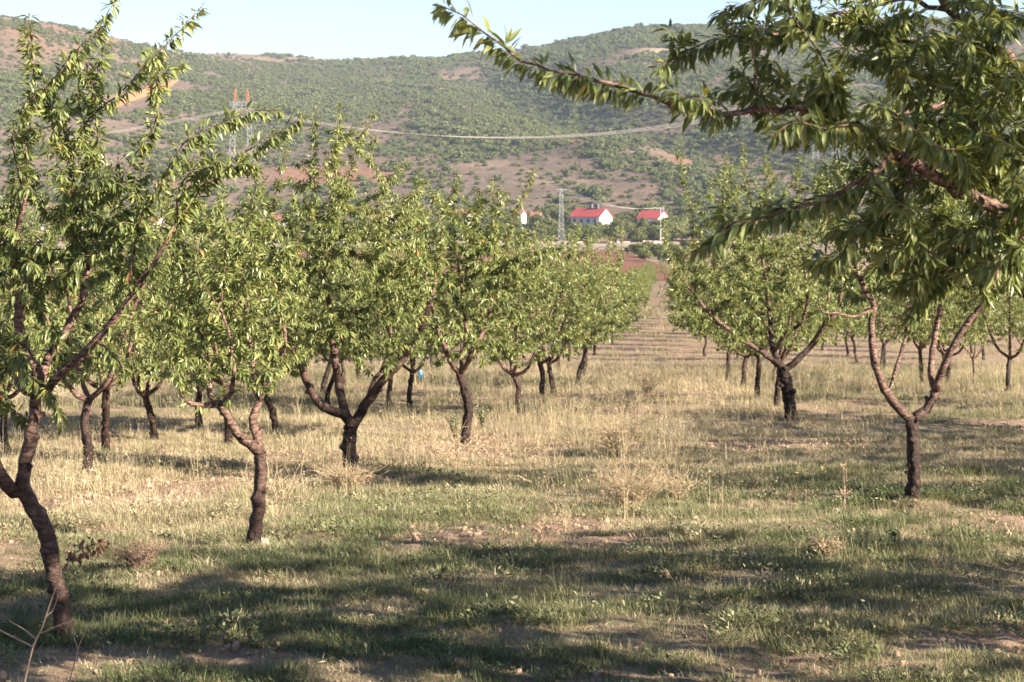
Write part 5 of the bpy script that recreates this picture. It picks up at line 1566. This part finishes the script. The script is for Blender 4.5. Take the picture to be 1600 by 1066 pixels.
# small leafy weeds in the foreground
def leafy_weed(x, Y, h, n, label):
    e, b = weed_thing('leafy_weed', x, Y, None, label, cat='weed')
    mb = MB(); lf = MB()
    for i in range(n):
        a = srg.random() * 6.28; l = h * .5 * srg.random()
        p = catmull([[0, 0, -.01], [math.cos(a) * l * .4, math.sin(a) * l * .4, h * .5], [math.cos(a) * l, math.sin(a) * l, h * (.8 + .3 * srg.random())]], .02)
        mb.tube(p, .002, 4)
        for q in p[1:]:
            for m in range(3):
                d = nrm(srg.normal(size=3) + [0, 0, .5]); s = nrm(np.cross(d, srg.normal(size=3))); ll = .024 + .014 * srg.random()
                lf.add([q, q + d * ll * .5 + s * ll * .3, q + d * ll, q + d * ll * .5 - s * ll * .3], T=[[0, 1, 2], [0, 2, 3]])
    mb.build('stem', M['twig'], e); o = lf.build('leaves', M['weed'], e); o['kind'] = 'stuff'
    at = o.data.attributes.new('tint', 'FLOAT', 'FACE'); at.data.foreach_set('value', srg.random(len(o.data.polygons)).astype(np.float32))
leafy_weed(362, 8.25, .13, 4, 'small upright grey-green leafy weed at the edge of the bare soil on the left')
leafy_weed(395, 8.1, .10, 6, 'clump of grey-green leafy weeds beside the soil clods on the left')
leafy_weed(320, 8.15, .10, 4, 'little leafy weed left of the upright one on the bare soil')
leafy_weed(993, 20.5, .22, 5, 'upright broad-leaved weed in the clearing in front of the alley')
leafy_weed(1400, 10.9, .12, 9, 'dark leafy weed clump in the grass in front of the Y-forked trunk')
leafy_weed(712, 21.0, .30, 10, 'bluish green leafy weed just left of the kinked trunk')
leafy_weed(755, 22.5, .34, 8, 'bluish green leafy weed just right of the kinked trunk')

def rock_mesh(i, sq=.7):
    rg = np.random.default_rng(40 + i)
    import bmesh
    bm = bmesh.new(); bmesh.ops.create_icosphere(bm, subdivisions=2, radius=1)
    o = rg.random(3) * 9
    for v in bm.verts:
        k = 1 + .5 * (float(vnoise(v.co.x * 1.3 + o[0], v.co.y * 1.3 + v.co.z * 1.7 + o[1], i)) - .5) + .3 * (float(vnoise(v.co.x * 3 + o[1], v.co.y * 3 - v.co.z * 2.7, i + 5)) - .5)
        v.co = v.co * k; v.co.z *= sq
    me = bpy.data.meshes.new('stone'); bm.to_mesh(me); bm.free()
    return me
ROCK = []
for i in range(4):
    m = rock_mesh(i); m.materials.append(M['stone']); ROCK.append(m)
CLOD = []
for i in range(4):
    m = rock_mesh(10 + i, .65); m.materials.append(M['clod']); CLOD.append(m)
def rock(x, Y, s, label, kinds=ROCK, name='stone', dz=.25):
    X = (x - 800) / F * Y
    o = bpy.data.objects.new(name, kinds[srg.integers(4)]); COL.objects.link(o)
    o.location = (X, Y, gzf(X, Y) + s * dz); o.scale = (s, s * .85, s * .8); o.rotation_euler = (srg.normal() * .3, srg.normal() * .3, srg.random() * 6.28)
    tag(o, label, name.replace('_', ' '))
rock(1366, 14.9, .035, 'small pale stone in the grass left of the Y-forked trunk')
rock(1307, 13.25, .045, 'flat tan stone in the grass well left of the Y-forked trunk')
rock(1310, 12.4, .026, 'tiny pale stone below the flat tan one')
rock(560, 8.25, .022, 'smaller of two clods lying side by side on the bare soil', CLOD, 'soil_clod')
rock(576, 8.22, .030, 'larger of two clods lying side by side on the bare soil', CLOD, 'soil_clod')
rock(452, 12.9, .03, 'pale stone in the grass right of the slim forked tree')
rock(408, 11.6, .06, 'grey stone at the foot of the slim forked trunk')
rock(1148, 35, .10, 'pale broken stone at the foot of the fifth tree right of the alley')
rock(1132, 35.3, .08, 'flat pale stone lying beside the broken one right of the alley')
rock(453, 15.4, .045, 'pale stone in the dry grass left of the three-limbed tree')
# loose crumbs of soil
n = 11000
Yc = np.sqrt(6.9**2 + srg.random(n) * (24**2 - 6.9**2)); xc = (srg.random(n) - .5) * .70 * Yc
kp = srg.random(n) < np.clip(bare_mask(xc, Yc) * 1.2 + .05, 0, 1)
xc, Yc = xc[kp], Yc[kp]; n = len(xc)
s = .004 + .020 * srg.random(n)**3.5 + .0004 * Yc
scatter('soil_crumbs', np.stack([xc, Yc, gz(xc, Yc) + s * .3], -1), srg.random((n, 3)) * 6.28, np.stack([s, s, s], -1), srg.integers(0, 4, n), srg.random(n), CLOD, 'loose crumbs of dry soil on the bare patches')
# fallen dry leaves and bits of straw
def litter_mesh(i):
    rg = np.random.default_rng(60 + i)
    V = [[-.03, 0, .004], [0, .008, .012], [.032, 0, .003], [0, -.009, .010]]
    V = np.array(V) * [1 + .3 * rg.random(), 1 if i < 2 else .25, 1]
    return mesh_np('litter', V, [[0, 1, 2], [0, 2, 3]], None, [M['straw'] if i != 0 else M['brown_leaf']], smooth=False, fattr={'tint': [.3 + .2 * i] * 2})
n = 15000
Yc = np.sqrt(6.9**2 + srg.random(n) * (22**2 - 6.9**2)); xc = (srg.random(n) - .5) * .70 * Yc
s = .25 + .45 * srg.random(n)
scatter('dry_litter', np.stack([xc, Yc, gz(xc, Yc) + .012], -1), np.stack([srg.normal(size=n) * .4, srg.normal(size=n) * .4, srg.random(n) * 6.28], -1), np.stack([s, s, s], -1), srg.integers(0, 4, n), srg.random(n), [litter_mesh(i) for i in range(4)], 'fallen dry leaves and bits of straw on the ground')
# bright blue plastic can lying far off under the trees
Y = 37.0; X = (657 - 800) / F * Y
e = empty('plastic_canister', (X, Y, gzf(X, Y) + .08), .5, .42); tag(e, 'small bright blue plastic canister standing under the far trees left of the kinked trunk', 'canister')
mb = MB(); P = [[0, 0, 0], [0, 0, .04], [0, 0, .30], [0, 0, .37], [0, 0, .42]]; mb.tube(P, [.10, .13, .13, .10, .045], 10); mb.build('body', M['blue_plastic'], e, True)
mb = MB(); mb.tube([[0, 0, .42], [0, 0, .46]], .05, 10); mb.build('cap', M['white_wall'], e)
mb = MB(); mb.tube(catmull([[-.08, 0, .37], [-.08, 0, .45], [0.0, .05, .48], [.08, 0, .45], [.08, 0, .37]], .03), .014, 6); mb.build('handle', M['blue_plastic'], e)
